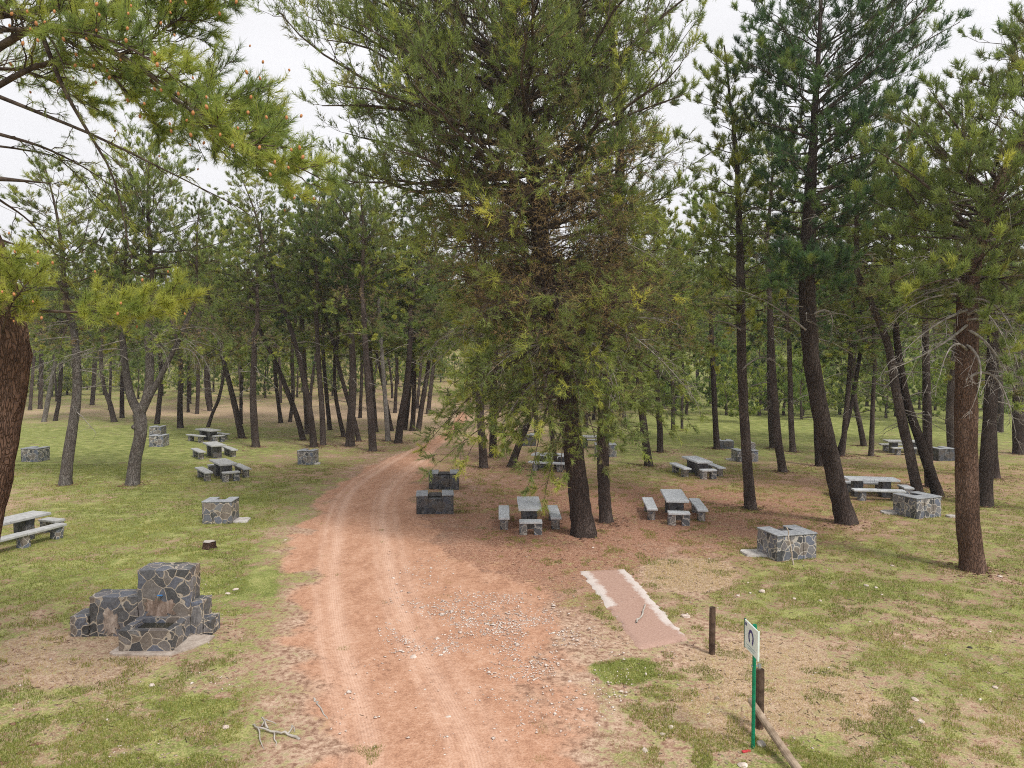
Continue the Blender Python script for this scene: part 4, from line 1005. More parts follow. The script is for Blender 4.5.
T([(308, 434, 7), (306, 400, 6), (303, 360, 6), (302, 325, 6), (300, 295, 5.5)], 'dark straight pine crossing the curved one by the track bend', LO[3], 1.05)
T([(323, 445, 6.5), (322, 410, 6), (319, 370, 5.5), (317, 330, 5), (315, 295, 5)], 'very straight slim pine right of the curved one by the bend', LO[0], .95)
T([(330, 430, 5), (327, 400, 4.5), (324, 365, 4), (322, 335, 4)], 'thin far pine behind the very straight slim one', LO[4], 1)
T([(344, 437, 5), (339, 415, 4.5), (335, 390, 4), (335, 360, 4), (338, 335, 4)], 'crooked thin pine with a bowed foot left of the track', LO[2], .9)
T([(350, 446, 10), (351, 420, 9), (353, 385, 8), (352, 345, 7.5), (349, 310, 7)], 'thick dark straight pine left of the track bend', HI[2], .95)
T([(359, 441, 5.5), (354, 420, 5), (345, 390, 4.5), (337, 360, 4.5), (330, 330, 4), (318, 290, 3.5)], 'thin pine leaning left behind the thick dark one', LO[1], .85)
T([(373, 451, 9), (371, 420, 8), (368, 380, 7.5), (365, 340, 7), (363, 300, 6.5)], 'tall dark straight pine closest to the track on its left', HI[3], .95, hs=1.0)
T([(376, 432, 5), (374, 405, 4.5), (371, 370, 4.5), (370, 335, 4)], 'far pine partly behind the one closest to the track', LO[0], 1)
T([(388, 441, 6), (386, 410, 5), (383, 370, 4.5), (380, 330, 4.5), (378, 290, 4)], 'slim light-barked straight pine beside the track', LO[2], .85, BARK_GREY)
T([(392, 431, 4), (387, 405, 3.5), (380, 370, 3), (374, 340, 3)], 'thin pine leaning left beside the light-barked one', LO[4], .85)
T([(398, 443, 8.5), (401, 420, 8), (406, 390, 7), (409, 360, 6.5), (411, 320, 6)], 'dark pine leaning right at the edge of the track', LO[1], 1.05)
T([(405, 430, 5), (408, 405, 4.5), (411, 375, 4), (413, 345, 4)], 'thin dark pine just behind the one leaning right at the track', LO[0], .9)
T([(412, 431, 5.5), (414, 400, 5), (414, 365, 4.5), (412, 325, 4)], 'straight dark pine farther along the left track edge', LO[3], .95)
T([(418, 431, 6), (422, 405, 5.5), (427, 375, 5), (432, 340, 4.5)], 'dark pine leaning right farther along the left track edge', LO[2], .95)
T([(428, 414, 5), (430, 395, 4.5), (433, 370, 4), (436, 340, 4)], 'far dark pine where the track disappears', LO[1], 1)
T([(360, 418, 4), (361, 395, 3.5), (362, 365, 3.5), (361, 340, 3.5)], 'far thin pine left of where the track disappears', LO[4], 1)
T([(395, 413, 4), (396, 390, 3.5), (397, 365, 3.5), (395, 340, 3.5)], 'far thin pine just left of where the track disappears', LO[0], 1)
# ---- behind and beside the big pine
T([(484, 468, 9.5), (482, 440, 8.5), (480, 405, 8), (480, 370, 8), (480, 335, 7.5), (478, 290, 7)], 'dark straight pine behind the low left branches of the big pine', HI[1], .95, stubs=14)
T([(493, 457, 8.5), (493, 430, 8), (493, 400, 7.5), (495, 360, 7), (496, 320, 6.5)], 'dark pine just right of the straight one behind the low left branches', HI[1], .9, stubs=10)
T([(511, 467, 9), (518, 447, 7.5), (527, 425, 7), (538, 398, 6.5), (548, 370, 6)], 'pine trunk leaning right behind the low left branches of the big pine', HI[0], .8)
T([(557, 470, 5), (554, 450, 4.5), (551, 425, 4.5), (549, 395, 4)], 'slim trunk left of the big pine trunk behind its hanging foliage', LO[1], .75)
T([(536, 433, 5), (536, 405, 4.5), (537, 370, 4.5), (536, 335, 4)], 'far dark pine behind the hanging foliage of the big pine', LO[1], .95)
T([(586, 427, 5), (585, 400, 4.5), (585, 370, 4.5), (584, 335, 4)], 'far pine seen between the twin trunks of the big pines', LO[3], .95)
T([(649, 466, 9), (646, 445, 8.5), (643, 420, 8), (640, 390, 7.5), (638, 355, 7), (637, 320, 6.5)], 'dark pine leaning slightly left, right of the twin trunks', HI[1], .9)
T([(660, 452, 7), (660, 430, 6.5), (658, 405, 6), (657, 370, 5.5), (656, 335, 5)], 'dark straight pine behind the one right of the twin trunks', LO[0], .95)
T([(673, 430, 4.5), (673, 405, 4), (672, 370, 4), (672, 340, 4)], 'far slim pine on the near edge of the meadow, left of a thinner one', LO[5], .85)
T([(682, 429, 3), (682, 405, 3), (683, 375, 3), (682, 350, 3)], 'far very thin pine at the edge of the right meadow', LO[5], .7)
# ---- right side
T([(717, 449, 7), (715, 415, 6), (713, 370, 5.5), (711, 320, 5), (710, 275, 5)], 'slim straight pine beside the low dark barbecue at the meadow edge', LO[5], .8, stubs=10)
T([(772, 448, 5.5), (770, 415, 5), (769, 370, 4.5), (769, 320, 4.5)], 'thin dark straight pine behind the one with the curved foot on the right', LO[2], .8)
T([(783, 472, 9.5), (778, 440, 8.5), (775, 405, 8), (772, 360, 7.5), (770, 310, 7), (768, 255, 6.5)], 'dark pine with a slightly curved foot between table and leaning trunk on the right', HI[3], .85, stubs=12)
T([(793, 452, 7), (791, 420, 6), (790, 375, 5.5), (789, 330, 5.5)], 'dark straight pine left of the leaning trunk on the right', LO[3], .85)
T([(820, 466, 9.5), (818, 440, 8.5), (817, 405, 8), (816, 370, 7.5), (816, 330, 7)], 'dark straight pine directly behind the big leaning trunk on the right', HI[2], .8)
T([(842, 456, 6), (845, 425, 5.5), (849, 380, 5), (852, 330, 4.5), (854, 285, 4)], 'thin dark pine leaning right, right of the leaning trunk', LO[1], .9)
T([(864, 446, 6.5), (860, 425, 5.5), (855, 400, 5), (854, 360, 4.5), (857, 325, 4.5)], 'pine with a crooked foot behind the crosswise table', LO[3], .85)
T([(838, 455, 5), (848, 420, 4.5), (856, 380, 4), (862, 340, 4)], 'thin pine crossing behind the crosswise table on the right', LO[0], .8)
T([(871, 456, 6), (872, 430, 5), (873, 400, 4.5), (875, 365, 4)], 'short slim pine behind the crosswise table', LO[5], .7)
T([(918, 495, 11.5), (911, 460, 10.5), (903, 425, 10), (896, 390, 9.5), (888, 345, 8.5), (874, 310, 7.5), (860, 278, 7)], 'bent pine leaning left above the right hand barbecue, front of a crossing pair', HI[1], .8, stubs=16)
T([(938, 495, 11.5), (928, 465, 10.5), (918, 435, 9.5), (908, 405, 8.5), (901, 370, 8), (896, 330, 7.5), (896, 290, 7)], 'pine leaning left above the right hand barbecue, back of a crossing pair', HI[0], .75, stubs=14)
T([(930, 487, 10), (928, 455, 9.5), (927, 410, 9), (926, 360, 8.5), (925, 310, 8)], 'straight dark pine between the crossing pair and the thick red trunk', HI[1], .8, stubs=14)
T([(953, 449, 11), (951, 420, 10), (952, 390, 9.5), (956, 350, 9), (957, 310, 8.5)], 'dark pine peeping out left of the thick red trunk', LO[1], 1.1)
T([(985, 506, 15), (986, 470, 14), (989, 430, 13.5), (992, 380, 13), (993, 330, 12), (992, 285, 11)], 'thick dark pine just right of the thick red trunk', HI[1], 1.0, stubs=16)
T([(995, 478, 9.5), (993, 445, 8.5), (993, 400, 8), (994, 350, 7.5)], 'dark pine between the two thick trunks at the right', HI[0], .85, stubs=10)
T([(1019, 454, 12), (1018, 425, 11), (1018, 390, 10.5), (1020, 350, 10)], 'dark pine at the far right edge on the meadow', LO[1], 1.1, stubs=8)
T([(1000, 432, 6), (1001, 400, 5.5), (1000, 360, 5)], 'far dark pine near the right edge behind the thick trunks', LO[3], .9)

# ------------------------------------------------------------------ the big pine and its neighbours, each with its own crown
def env_from_px(rows, Y, b, axis):
    zs, rl, rr = [], [], []
    for (y, xl, xr) in rows:
        z = at(0, y, Y).z-b.z; ax = axis(z)[0]+b.x
        zs.append(z); rl.append(ax-at(xl, y, Y).x); rr.append(at(xr, y, Y).x-ax)
    o = np.argsort(zs); zs = np.array(zs)[o]; rl = np.array(rl)[o]; rr = np.array(rr)[o]
    def env(z, az, fb=1.0):
        l, r_ = np.interp(z, zs, rl), np.interp(z, zs, rr); c, s = math.cos(az), math.sin(az)
        side = r_ if c > 0 else l; mean = (l+r_)/2*.92
        return max(.3, abs(c)**1.5*side+(1-abs(c)**1.5)*mean)
    return env
def axis_of(P):
    z = P[:, 2]; o = np.argsort(z)
    return lambda q: (float(np.interp(q, z[o], P[o, 0])), float(np.interp(q, z[o], P[o, 1])))
def big_pine():
    path = [(584, 535, 27), (580, 505, 23), (576, 470, 22), (571, 430, 22), (565, 385, 21), (556, 340, 21), (547, 295, 21), (541, 250, 20), (538, 205, 17), (530, 160, 14), (520, 115, 12), (510, 65, 10), (506, 10, 8), (505, -60, 6), (508, -150, 3)]
    b, P, R, Y = px_trunk(path)
    t = empty('pine_tree', b, 'big spreading pine with hanging lower branches right of the track, in the middle', 'pine tree')
    trunk_mesh('trunk', P, R, BARK, t, sides=20, stubs=24, seed=33, dead_from=.2, rough=.09)
    ax = axis_of(P)
    rows = [(500, 545, 585), (470, 510, 605), (430, 448, 660), (380, 430, 700), (330, 425, 705), (280, 415, 705), (230, 395, 690), (180, 345, 690), (130, 322, 690), (80, 312, 695), (30, 288, 702), (0, 288, 705), (-60, 310, 695), (-150, 400, 630), (-200, 450, 560)]
    env = env_from_px(rows, Y, b, ax)
    zt = P[-1, 2]
    fo = Foliage(401); r = fo.r
    # upper crown
    auto_limbs(fo, ax, (10.5, zt-.3), env, 150, el=(6, 40), r0=.095, live=.5, sec=.33, jag=(.55, 1.06), sag=-.02, gap=lambda z, az: vnoise(np.array([z/1.9+40]), np.array([math.cos(az)*1.6+math.sin(az)*2.3+20]), 6)[0] < .14)
    # middle: dark brownish, horizontal to drooping
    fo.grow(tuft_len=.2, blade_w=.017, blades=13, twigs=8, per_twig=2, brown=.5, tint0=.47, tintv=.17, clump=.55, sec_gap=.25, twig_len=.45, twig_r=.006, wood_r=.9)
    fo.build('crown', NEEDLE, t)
    fm = Foliage(404)          # the brown twiggy middle
    auto_limbs(fm, ax, (6.2, 11.2), env, 84, el=(-8, 18), r0=.05, live=.82, sec=.36, droop=-.2, jag=(.6, 1.06), sag=-.10)
    fm.grow(tuft_len=.2, blade_w=.015, blades=10, twigs=9, per_twig=2, brown=.5, up=.1, tint0=.48, tintv=.17, clump=.4, sec_gap=.22, twig_len=.55, twig_r=.0075)
    fm.build('crown', NEEDLE, t)
    # the hanging skirt: yellow green tufts on drooping branches
    fs = Foliage(402); r = fs.r
    auto_limbs(fs, ax, (3.0, 6.6), env, 50, el=(-36, -8), r0=.04, live=.5, sec=.34, droop=-.25, jag=(.4, 1.06), sag=-.16)
    for (x, y, dy) in ((440, 462, -1.5), (432, 438, -1), (470, 450, -2.5), (545, 495, -1.6), (530, 480, -2.2), (560, 478, -2.5), (640, 445, -1.5), (500, 440, -2.5), (600, 455, -2.4), (690, 400, -1), (455, 425, 0), (540, 420, -3), (580, 400, -3.2), (620, 410, -2.5)):
        e = np.array(at(x, y, Y+dy)-b); z = e[2]+r.uniform(1.6, 3.2); a = np.array([*ax(z), z]); m = (a+e)/2+np.array([0, 0, .9])
        fs.limb(bez(a, m, e), .04, s0=.3, live=.4, droop=-.2, sec=.3, tintb=.04)
    fs.grow(tuft_len=.18, blade_w=.017, blades=13, twigs=7, per_twig=2, brown=.35, up=.05, tint0=.52, tintv=.15, clump=.75, sec_gap=.30, twig_len=.42, twig_r=.006)
    fs.build('crown', NEEDLE, t)
    # bleached dead branches seen in front of the skirt
    for (x0, y0, x1, y1, x2, y2, dy) in ((575, 335, 612, 345, 620, 400, -2.2), (590, 340, 612, 365, 619, 415, -2.3), (556, 345, 520, 340, 490, 372, -2.5), (560, 370, 530, 375, 505, 420, -2), (585, 310, 640, 330, 690, 392, -1.5), (545, 290, 490, 300, 440, 340, -1.2), (612, 318, 650, 316, 672, 322, -1.5), (540, 300, 480, 310, 425, 375, .5), (545, 250, 480, 235, 420, 275, -1), (550, 240, 610, 225, 660, 262, -1.5)):
        a, m, e = at(x0, y0, Y-.25)-b, at(x1, y1, Y+dy*.7)-b, at(x2, y2, Y+dy)-b
        fd = Foliage(403+x2); fd.limb(bez(a, m, e), .042, s0=.25, dead=True, droop=-.35, sec=.3)
        fd.grow(twigs=6, twig_len=.45, up=-.15, sec_gap=.22, twig_r=.006); fd.build('dead_branch', NEEDLE, t)
big_pine()

def pine_with_env(path, rows, label, seed, zc, n, needle=NEEDLE, m=BARK, sides=16, stubs=12, el=(0, 50), tint0=.52, brown=.3, live=.45, sec=.33, jag=(.5, 1.05), extra=(), r0=.07, gap=.30, droop=None, deadl=(), tw=.017, group=None, ex=(16, .95)):
    b, P, R, Y = px_trunk(path); t = empty('pine_tree', b, label, 'pine tree', group)
    trunk_mesh('trunk', P, R, m, t, sides=sides, stubs=stubs, seed=seed, rough=.08)
    ax = axis_of(P); env = env_from_px(rows, Y, b, ax); fo = Foliage(seed)
    z0 = at(0, zc[0], Y).z-b.z; z1 = min(at(0, zc[1], Y).z-b.z, P[-1, 2]-.2)
    auto_limbs(fo, ax, (z0, z1), env, int(n*1.6), el=el, r0=r0, live=live, sec=sec, jag=jag, droop=droop)
    for (x0, y0, x1, y1, x2, y2, dy, rr, tb) in extra:
        a, mm, e = at(x0, y0, Y)-b, at(x1, y1, Y+dy*.6)-b, at(x2, y2, Y+dy)-b
        fo.limb(bez(a, mm, e), rr, s0=.30, live=.15, tintb=tb, sec=.33, m=ex[0], span=ex[1])
    fo.grow(tuft_len=.2, blade_w=tw, blades=13, twigs=8, per_twig=2, brown=brown, tint0=tint0, sec_gap=gap*1.0, twig_len=.36, up=.5, twig_r=.006, clump=.8)
    fo.build('crown', needle, t)
    if deadl:
        for (x0, y0, x1, y1, x2, y2, dy) in deadl:
            a, mm, e = at(x0, y0, Y-.2)-b, at(x1, y1, Y+dy*.7)-b, at(x2, y2, Y+dy)-b
            fd = Foliage(seed+x2); fd.limb(bez(a, mm, e), .04, s0=.2, dead=True, droop=-.3, sec=.34)
            fd.grow(twigs=6, twig_len=.4, up=-.1, sec_gap=.2, twig_r=.006); fd.build('dead_branch', NEEDLE, t)
    return t
pine_with_env([(606, 522, 15), (604, 490, 13), (603, 450, 12.5), (604, 400, 12), (607, 340, 11.5), (612, 280, 11), (617, 220, 10.5), (620, 160, 10), (619, 100, 9), (613, 50, 7.5), (608, 0, 6), (606, -70, 4), (606, -120, 2)],
    [(300, 560, 690), (240, 560, 690), (180, 540, 700), (120, 540, 700), (60, 530, 705), (0, 540, 700), (-60, 550, 680), (-130, 580, 630)],
    'slimmer straight pine standing just right of the big spreading pine', 411, (290, -110), 34, stubs=14, tint0=.55, el=(8, 50))
pine_with_env([(846, 523, 22), (838, 490, 19), (829, 450, 18), (820, 410, 17.5), (812, 365, 17), (808, 320, 16.5), (807, 270, 16), (809, 220, 14), (812, 165, 10), (815, 110, 7), (818, 60, 5), (821, 0, 3.5), (822, -70, 3)],
    [(300, 775, 850), (260, 765, 865), (200, 755, 880), (150, 745, 920), (100, 745, 915), (50, 740, 950), (0, 745, 965), (-60, 770, 900), (-90, 800, 850)],
    'tall dark green pine whose thick trunk curves at its foot, right of centre', 421, (235, -65), 60, NEEDLE_DARK, el=(4, 42), tint0=.5, brown=.12, live=.30, gap=.24, jag=(.5, 1.05), stubs=16,
    extra=((811, 200, 845, 178, 915, 138, .5, .11, 0), (811, 205, 850, 205, 890, 190, -1, .05, 0), (808, 285, 800, 262, 782, 252, -.8, .05, .0), (808, 290, 830, 265, 848, 262, -1, .05, .0), (808, 285, 812, 270, 815, 262, -1.6, .05, .0), (807, 280, 790, 275, 778, 285, -1.0, .045, .0), (808, 282, 822, 270, 836, 285, -1.2, .045, .0), (810, 230, 850, 222, 900, 225, .3, .04, -.2), (812, 150, 850, 130, 905, 95, -1, .06, 0), (814, 120, 870, 70, 960, 22, 1, .07, .05), (815, 110, 790, 80, 745, 62, -.5, .05, .0), (813, 140, 780, 125, 742, 118, .5, .05, 0)),
    deadl=((806, 330, 770, 300, 745, 292, -.5), (809, 255, 790, 235, 760, 232, .5), (809, 275, 850, 250, 880, 255, -1), (812, 315, 835, 300, 832, 330, -.3)))
pine_with_env([(751, 509, 13), (748, 475, 11), (745, 430, 10.5), (742, 370, 10), (741, 310, 9.5), (740, 250, 7.5), (738, 190, 5.5), (735, 140, 4), (730, 100, 3), (726, 60, 2), (724, 45, 1.5)],
    [(340, 695, 780), (300, 690, 790), (240, 685, 790), (180, 685, 785), (130, 684, 772), (90, 690, 760), (55, 700, 745)],
    'tall slim pine with narrow light green crown, between tables and the leaning trunk', 431, (330, 50), 46, tint0=.62, el=(4, 45), stubs=12, live=.3, brown=.3, sec=.3, jag=(.45, 1.05),
    deadl=((741, 300, 720, 290, 712, 305, 0), (741, 330, 715, 312, 700, 330, .5), (742, 370, 760, 350, 775, 362, -.5)))
pine_with_env([(973, 570, 25), (969, 535, 23), (967, 490, 22.5), (966, 440, 22), (966, 390, 21.5), (967, 340, 21), (968, 295, 20), (975, 255, 18), (987, 215, 16), (1003, 180, 14), (1020, 145, 12), (1032, 105, 9), (1038, 60, 6), (1040, 20, 3)],
    [(330, 895, 1040), (290, 885, 1060), (240, 885, 1080), (190, 870, 1100), (150, 880, 1110), (110, 905, 1110), (70, 960, 1090), (30, 1000, 1070)],
    'thick red-barked pine with bleached dead twigs at the right', 441, (320, 20), 56, m=BARK_RED, sides=20, ex=(9, .6), el=(-6, 42), tint0=.47, brown=.25, stubs=30, live=.32, gap=.25, r0=.08, jag=(.6, 1.05),
    extra=((970, 270, 930, 255, 880, 290, -.8, .05, .06), (968, 285, 940, 270, 905, 298, -1.4, .04, .08), (980, 240, 930, 180, 875, 150, -.5, .07, 0), (990, 210, 950, 150, 900, 110, .5, .07, 0), (975, 280, 1005, 270, 1020, 310, -1.2, .04, .1), (970, 300, 1000, 330, 1015, 395, -1.2, .03, .1), (1000, 185, 960, 130, 930, 90, -.5, .06, 0)),
    deadl=((968, 300, 1000, 292, 1018, 345, -.8), (967, 320, 1005, 310, 1022, 380, -.6), (968, 330, 995, 340, 1020, 400, -.8), (967, 310, 935, 320, 905, 350, -.8), (967, 325, 940, 350, 890, 370, -.5), (967, 295, 925, 290, 895, 320, -.4), (968, 315, 985, 300, 1002, 335, -1.3), (967, 345, 990, 360, 975, 400, -1.2), (967, 350, 950, 330, 940, 375, -1.2), (966, 380, 1000, 350, 1015, 430, -.7), (967, 300, 940, 240, 920, 262, -.8)))
# a tree outside the right edge whose branch enters the top right corner
pine_with_env([(1110, 520, 20), (1108, 450, 18), (1105, 350, 16), (1102, 250, 14), (1098, 150, 12), (1092, 60, 9), (1088, -20, 7), (1086, -100, 3)],
    [(300, 1020, 1190), (200, 1010, 1190), (100, 1000, 1180), (40, 985, 1180), (0, 990, 1170), (-80, 1040, 1130)],
    'dark pine beyond the right edge reaching into the top right corner', 451, (280, -90), 30, NEEDLE_DARK, el=(5, 45), tint0=.5)

# ------------------------------------------------------------------ near pine at the left edge with orange pollen cones
def near_pine():
    Y = 10.0; b = Vector((at(-62, 500, Y).x, Y, hz(at(-62, 500, Y).x, Y)))
    t = empty('pine_tree', b, 'near pine at the left edge, thick red bark and orange pollen cones on its branches', 'pine tree')
    pts = [np.array([0, 0, -.2]), np.array([.1, 0, 0.])]; rad = [.42, .40]
    for (x, y, w) in ((-50, 640, 54), (-28, 520, 52), (-10, 430, 50), (1, 345, 48), (-20, 260, 46), (-46, 180, 42), (-56, 100, 38), (-50, 20, 33), (-58, -80, 26), (-55, -200, 18), (-60, -330, 8)):
        pts.append(np.array(at(x, y, Y)-b)); rad.append(w*Y/FPX/2)
    C = spline([np.r_[p_, r_] for p_, r_ in zip(pts, rad)], 60)
    trunk_mesh('trunk', C[:, :3], np.maximum(C[:, 3], .03), BARK_RED, t, sides=40, stubs=10, seed=71, rough=.09, dead_from=.3)
    def P(x, y, dy=0): return np.array(at(x, y, Y+dy)-b)
    fo = Foliage(501); r = fo.r
    G = [  # leafy limbs: pixel points with depth offsets, radius
        ([(-20, 60, 0), (45, 25, -.4), (120, 55, -.8), (190, 105, -.9), (250, 150, -.9), (302, 178, -.9)], .055),
        ([(-25, 20, 0), (60, 8, .3), (130, 5, .6), (175, 0, .8), (212, -18, .9)], .05),
        ([(-10, 90, 0), (50, 62, .3), (120, 75, .6), (180, 110, .7), (235, 165, .8)], .045),
        ([(-20, 40, 0), (30, -20, -.6), (100, -40, -1.0), (170, -30, -1.1), (215, -5, -1.2)], .05),
        ([(-20, 30, 0), (60, 30, -.9), (110, 40, -1.5), (150, 60, -1.8), (185, 85, -1.9)], .04),
        ([(40, 25, -.4), (90, 55, -.2), (130, 95, .0), (160, 128, .1)], .03),
        ([(150, 80, -.8), (200, 122, -.4), (250, 160, -.2), (285, 186, -.1)], .025), ([(170, 95, -.9), (220, 130, -1.3), (260, 148, -1.5), (308, 172, -1.5)], .025),
        ([(120, 55, -.8), (150, 40, -.9), (178, 20, -1), (205, 10, -1)], .025),
        ([(190, 105, -.9), (215, 100, -.6), (238, 112, -.5), (268, 128, -.4)], .02),
        ([(-30, 70, 0), (20, 70, .8), (60, 85, 1.2), (95, 108, 1.4)], .035),
    ]
    for (pp, r0) in G:
        q = spline([P(*a) for a in pp], 20); fo.limb(q, r0, s0=.12, live=.10, sec=.3, span=.85, m=36, droop=.12)
    for (pp, r0) in (([(5, 312, -.2), (45, 311, -.5), (85, 312, -.7), (140, 306, -.8), (172, 302, -.8)], .028), ([(2, 335, -.2), (6, 318, -.6), (14, 300, -.8), (26, 285, -.9)], .022), ([(0, 300, -.2), (-8, 280, -.6), (0, 262, -.8), (8, 258, -.9)], .022)):
        q = spline([P(*a) for a in pp], 20); hang = pp[0][1] == 312
        fo.limb(q, r0, s0=.52 if hang else .35, live=.30 if hang else .1, sec=.3, span=.50 if hang else .36, m=34 if hang else 16, droop=.1, tintb=.2)
    fo.grow(tuft_len=.125, blade_w=.0058, blades=26, twigs=8, per_twig=2, brown=.35, up=.25, tint0=.70, tintv=.15, twig_len=.26, twig_r=.005)
    tip = np.concatenate([l[0].reshape(-1, 3, 3)[:, 2] for l in fo.leaf if len(l[0])]); 
    fo.build('crown', NEEDLE, t)
    # bare lower limbs crossing the sky
    for (pp, r0, dn) in (([(-12, 92, 0), (45, 115, -.3), (100, 138, -.5), (165, 170, -.6), (235, 205, -.6)], .032, 14), ([(-12, 131, 0), (40, 146, .2), (80, 165, .4), (112, 186, .5)], .028, 12), ([(40, 30, -.4), (62, 85, -.5), (88, 132, -.6), (108, 165, -.6), (120, 200, -.6), (129, 250, -.6)], .034, 16), ([(-10, 178, 0), (15, 180, -.1), (48, 183, -.2)], .04, 3), ([(-10, 15, 0), (25, 18, -.3), (50, 38, -.5), (62, 62, -.6)], .05, 5), ([(-10, 145, 0), (25, 150, .3), (60, 160, .5), (100, 200, .8)], .018, 9), ([(0, 200, 0), (30, 222, .5), (62, 262, .8)], .018, 9), ([(2, 240, 0), (35, 255, .4), (70, 300, .6)], .015, 9)):
        fb = Foliage(502+dn); fb.limb(spline([P(*a) for a in pp], 20), r0, s0=.15, live=2, sec=.2, span=.42, m=dn, droop=-.25)
        fb.grow(tuft_len=.1, blade_w=.005, blades=8, twigs=5, twig_len=.22, brown=.02, up=-.1, twig_r=.0035); fb.build('bare_branch', NEEDLE, t)
    # pollen cones: the first hundred, all sharing one mesh
    cm, cn = mat('orange_pollen_cone'); n_ = noise(cn, coords(cn), 60, 3); principled(cn, ramp(cn, n_, [(.3, (.34, .14, .06)), (.7, (.58, .29, .13))]), .8, spec=.1)
    bm = bmesh.new(); bmesh.ops.create_icosphere(bm, subdivisions=2, radius=.0145)
    for v in bm.verts: v.co.z *= 1.55; v.co *= 1+.12*math.sin(v.co.z*300)
    c0 = from_bm('pollen_cone', bm, cm, t, True)
    px, py = project(tip[:, 0]+b.x, tip[:, 1]+b.y, tip[:, 2]+b.z)
    ok = np.where((px > 2) & (px < 315) & (py > 2) & (py < 340))[0]; r.shuffle(ok); cell = {}
    for i in ok:
        k = (int(px[i]//13), int(py[i]//13))
        if k not in cell or tip[i, 1] < tip[cell[k], 1]: cell[k] = i
    ok = np.array(list(cell.values())); r.shuffle(ok); got = []
    lim = {0: 84, 1: 16}; cnt = {0: 0, 1: 0}
    for i in ok:
        k = 1 if py[i] > 235 else 0
        if cnt[k] >= lim[k]: continue
        if all((px[i]-a)**2+(py[i]-c)**2 > 40 for a, c in got):
            got.append((px[i], py[i])); cnt[k] += 1
            o = c0 if len(got) == 1 else c0.copy()
            if len(got) > 1: COL.objects.link(o); o.parent = t
            o.location = Vector(tip[i])+Vector((0, -.02, .0)); s = random.uniform(.75, 1.25); o.scale = (s, s, s); o.rotation_euler = (random.uniform(-.4, .4), random.uniform(-.4, .4), 0)
        if len(got) >= 100: break
near_pine()

# ------------------------------------------------------------------ the stand behind: copies of whole trees
def far_tree_proto(seed, me, s_, hb, m=BARK):
    r = np.random.default_rng(seed); n = 12; z = np.linspace(-.3, hb, n); k = r.uniform(0, 6); a = r.normal(0, .05, 2)
    P = np.stack([a[0]*z+.16*np.sin(z*.5+k)-.16*math.sin(k), a[1]*z, z], -1); P -= np.array([P[1, 0]*0, 0, 0])
    t = empty('pine_tree', (0, -40, 0), 'slender dark pine in the dense stand behind the meadow', 'pine tree', 'pines of the stand behind')
    tr = trunk_mesh('trunk', P, np.interp(z, [-.3, 0, hb], [.20, .175, .13*s_]), m, t, sides=8, stubs=5, seed=seed); cr = add_crown(t, Vector(P[-1]), P[-1]-P[-3], me, (s_, s_, s_), r.uniform(0, 6))
    return [t, tr, cr]
FT = [far_tree_proto(601, LO[0], 1.0, 7.8), far_tree_proto(602, LO[1], 1.05, 8.6), far_tree_proto(603, LO[2], 1.0, 7.2), far_tree_proto(604, LO[4], 1.1, 8.2), far_tree_proto(605, LO[3], 1.05, 7.6)]
used = set()
def copy_tree(src, x, y, s_, rz, label=None, group=None):
    i = id(src[0])
    if i not in used: used.add(i); t = src[0]
    else:
        t = src[0].copy(); COL.objects.link(t)
        for ch in src[1:]:
            c = ch.copy(); COL.objects.link(c); c.parent = t
    t.location = (x, y, hz(x, y)); t.rotation_euler = (0, 0, rz); t.scale = (s_, s_, s_)
    if label: t['label'] = label
    if group: t['group'] = group
rg = random.Random(99); placed = []
def try_place(px0, px1, y0, y1, n, mind, lab=None, grp=None):
    k = 0; tries = 0
    while k < n and tries < n*60:
        tries += 1; Y = rg.uniform(y0, y1); x = (rg.uniform(px0, px1)-CX)/FPX*Y
        if any((x-a)**2+(Y-c)**2 < mind**2 for a, c in placed): continue
        # keep the track open
        px = CX+FPX*x/Y
        if 440 < px < 480 and Y < 95: continue
        placed.append((x, Y)); copy_tree(rg.choice(FT), x, Y, rg.uniform(.78, 1.0), rg.uniform(0, 6.28), lab, grp); k += 1
try_place(-40, 440, 72, 112, 30, 3.8)
try_place(480, 640, 68, 108, 12, 3.8)
try_place(640, 1070, 80, 110, 24, 3.6, 'tall pine rising behind the bright bushes beyond the right meadow', 'pines beyond the right meadow')
# bright low trees beyond the right meadow
def bush(me, x, y, s_, rz, label, grp):
    t = empty('young_tree', (x, y, hz(x, y)), label, 'young tree', grp); t.rotation_euler = (0, 0, rz)
    tr = mk('trunk', *tubes(np.array([[[0, 0, -.2], [.03, 0, .4], [0, 0, 1.2]]]), np.array([[.16, .13, .1]])*s_, 8), BARK, t, smooth=True)
    c = bpy.data.objects.new('crown', me); COL.objects.link(c); c.parent = t; c.location = (0, 0, .15); c.scale = (s_, s_, s_*rg.uniform(.85, 1.1))
for i in range(46):
    px = 470+(1060-470)*(i+.5)/46+rg.uniform(-8, 8); Y = rg.uniform(60, 72) if i % 2 else rg.uniform(66, 80)
    if i % 4 == 3 or px < 540: Y = rg.uniform(72, 86)
    x = (px-CX)/FPX*Y; bush(BUSH[rg.randrange(4)], x, Y, rg.uniform(.75, 1.15), rg.uniform(0, 6), 'bright green leafy young tree lining the far side of the right meadow', 'young trees beyond the right meadow')
for i in range(34):
    px = -30+490*(i+.5)/34+rg.uniform(-6, 6); Y = rg.uniform(90, 116); x = (px-CX)/FPX*Y
    bush(BUSH[rg.choice((0, 1, 1, 2))], x, Y, rg.uniform(.6, 1.0), rg.uniform(0, 6), 'low dark green young tree at the foot of the left slope behind the pines', 'young trees behind the left pines')

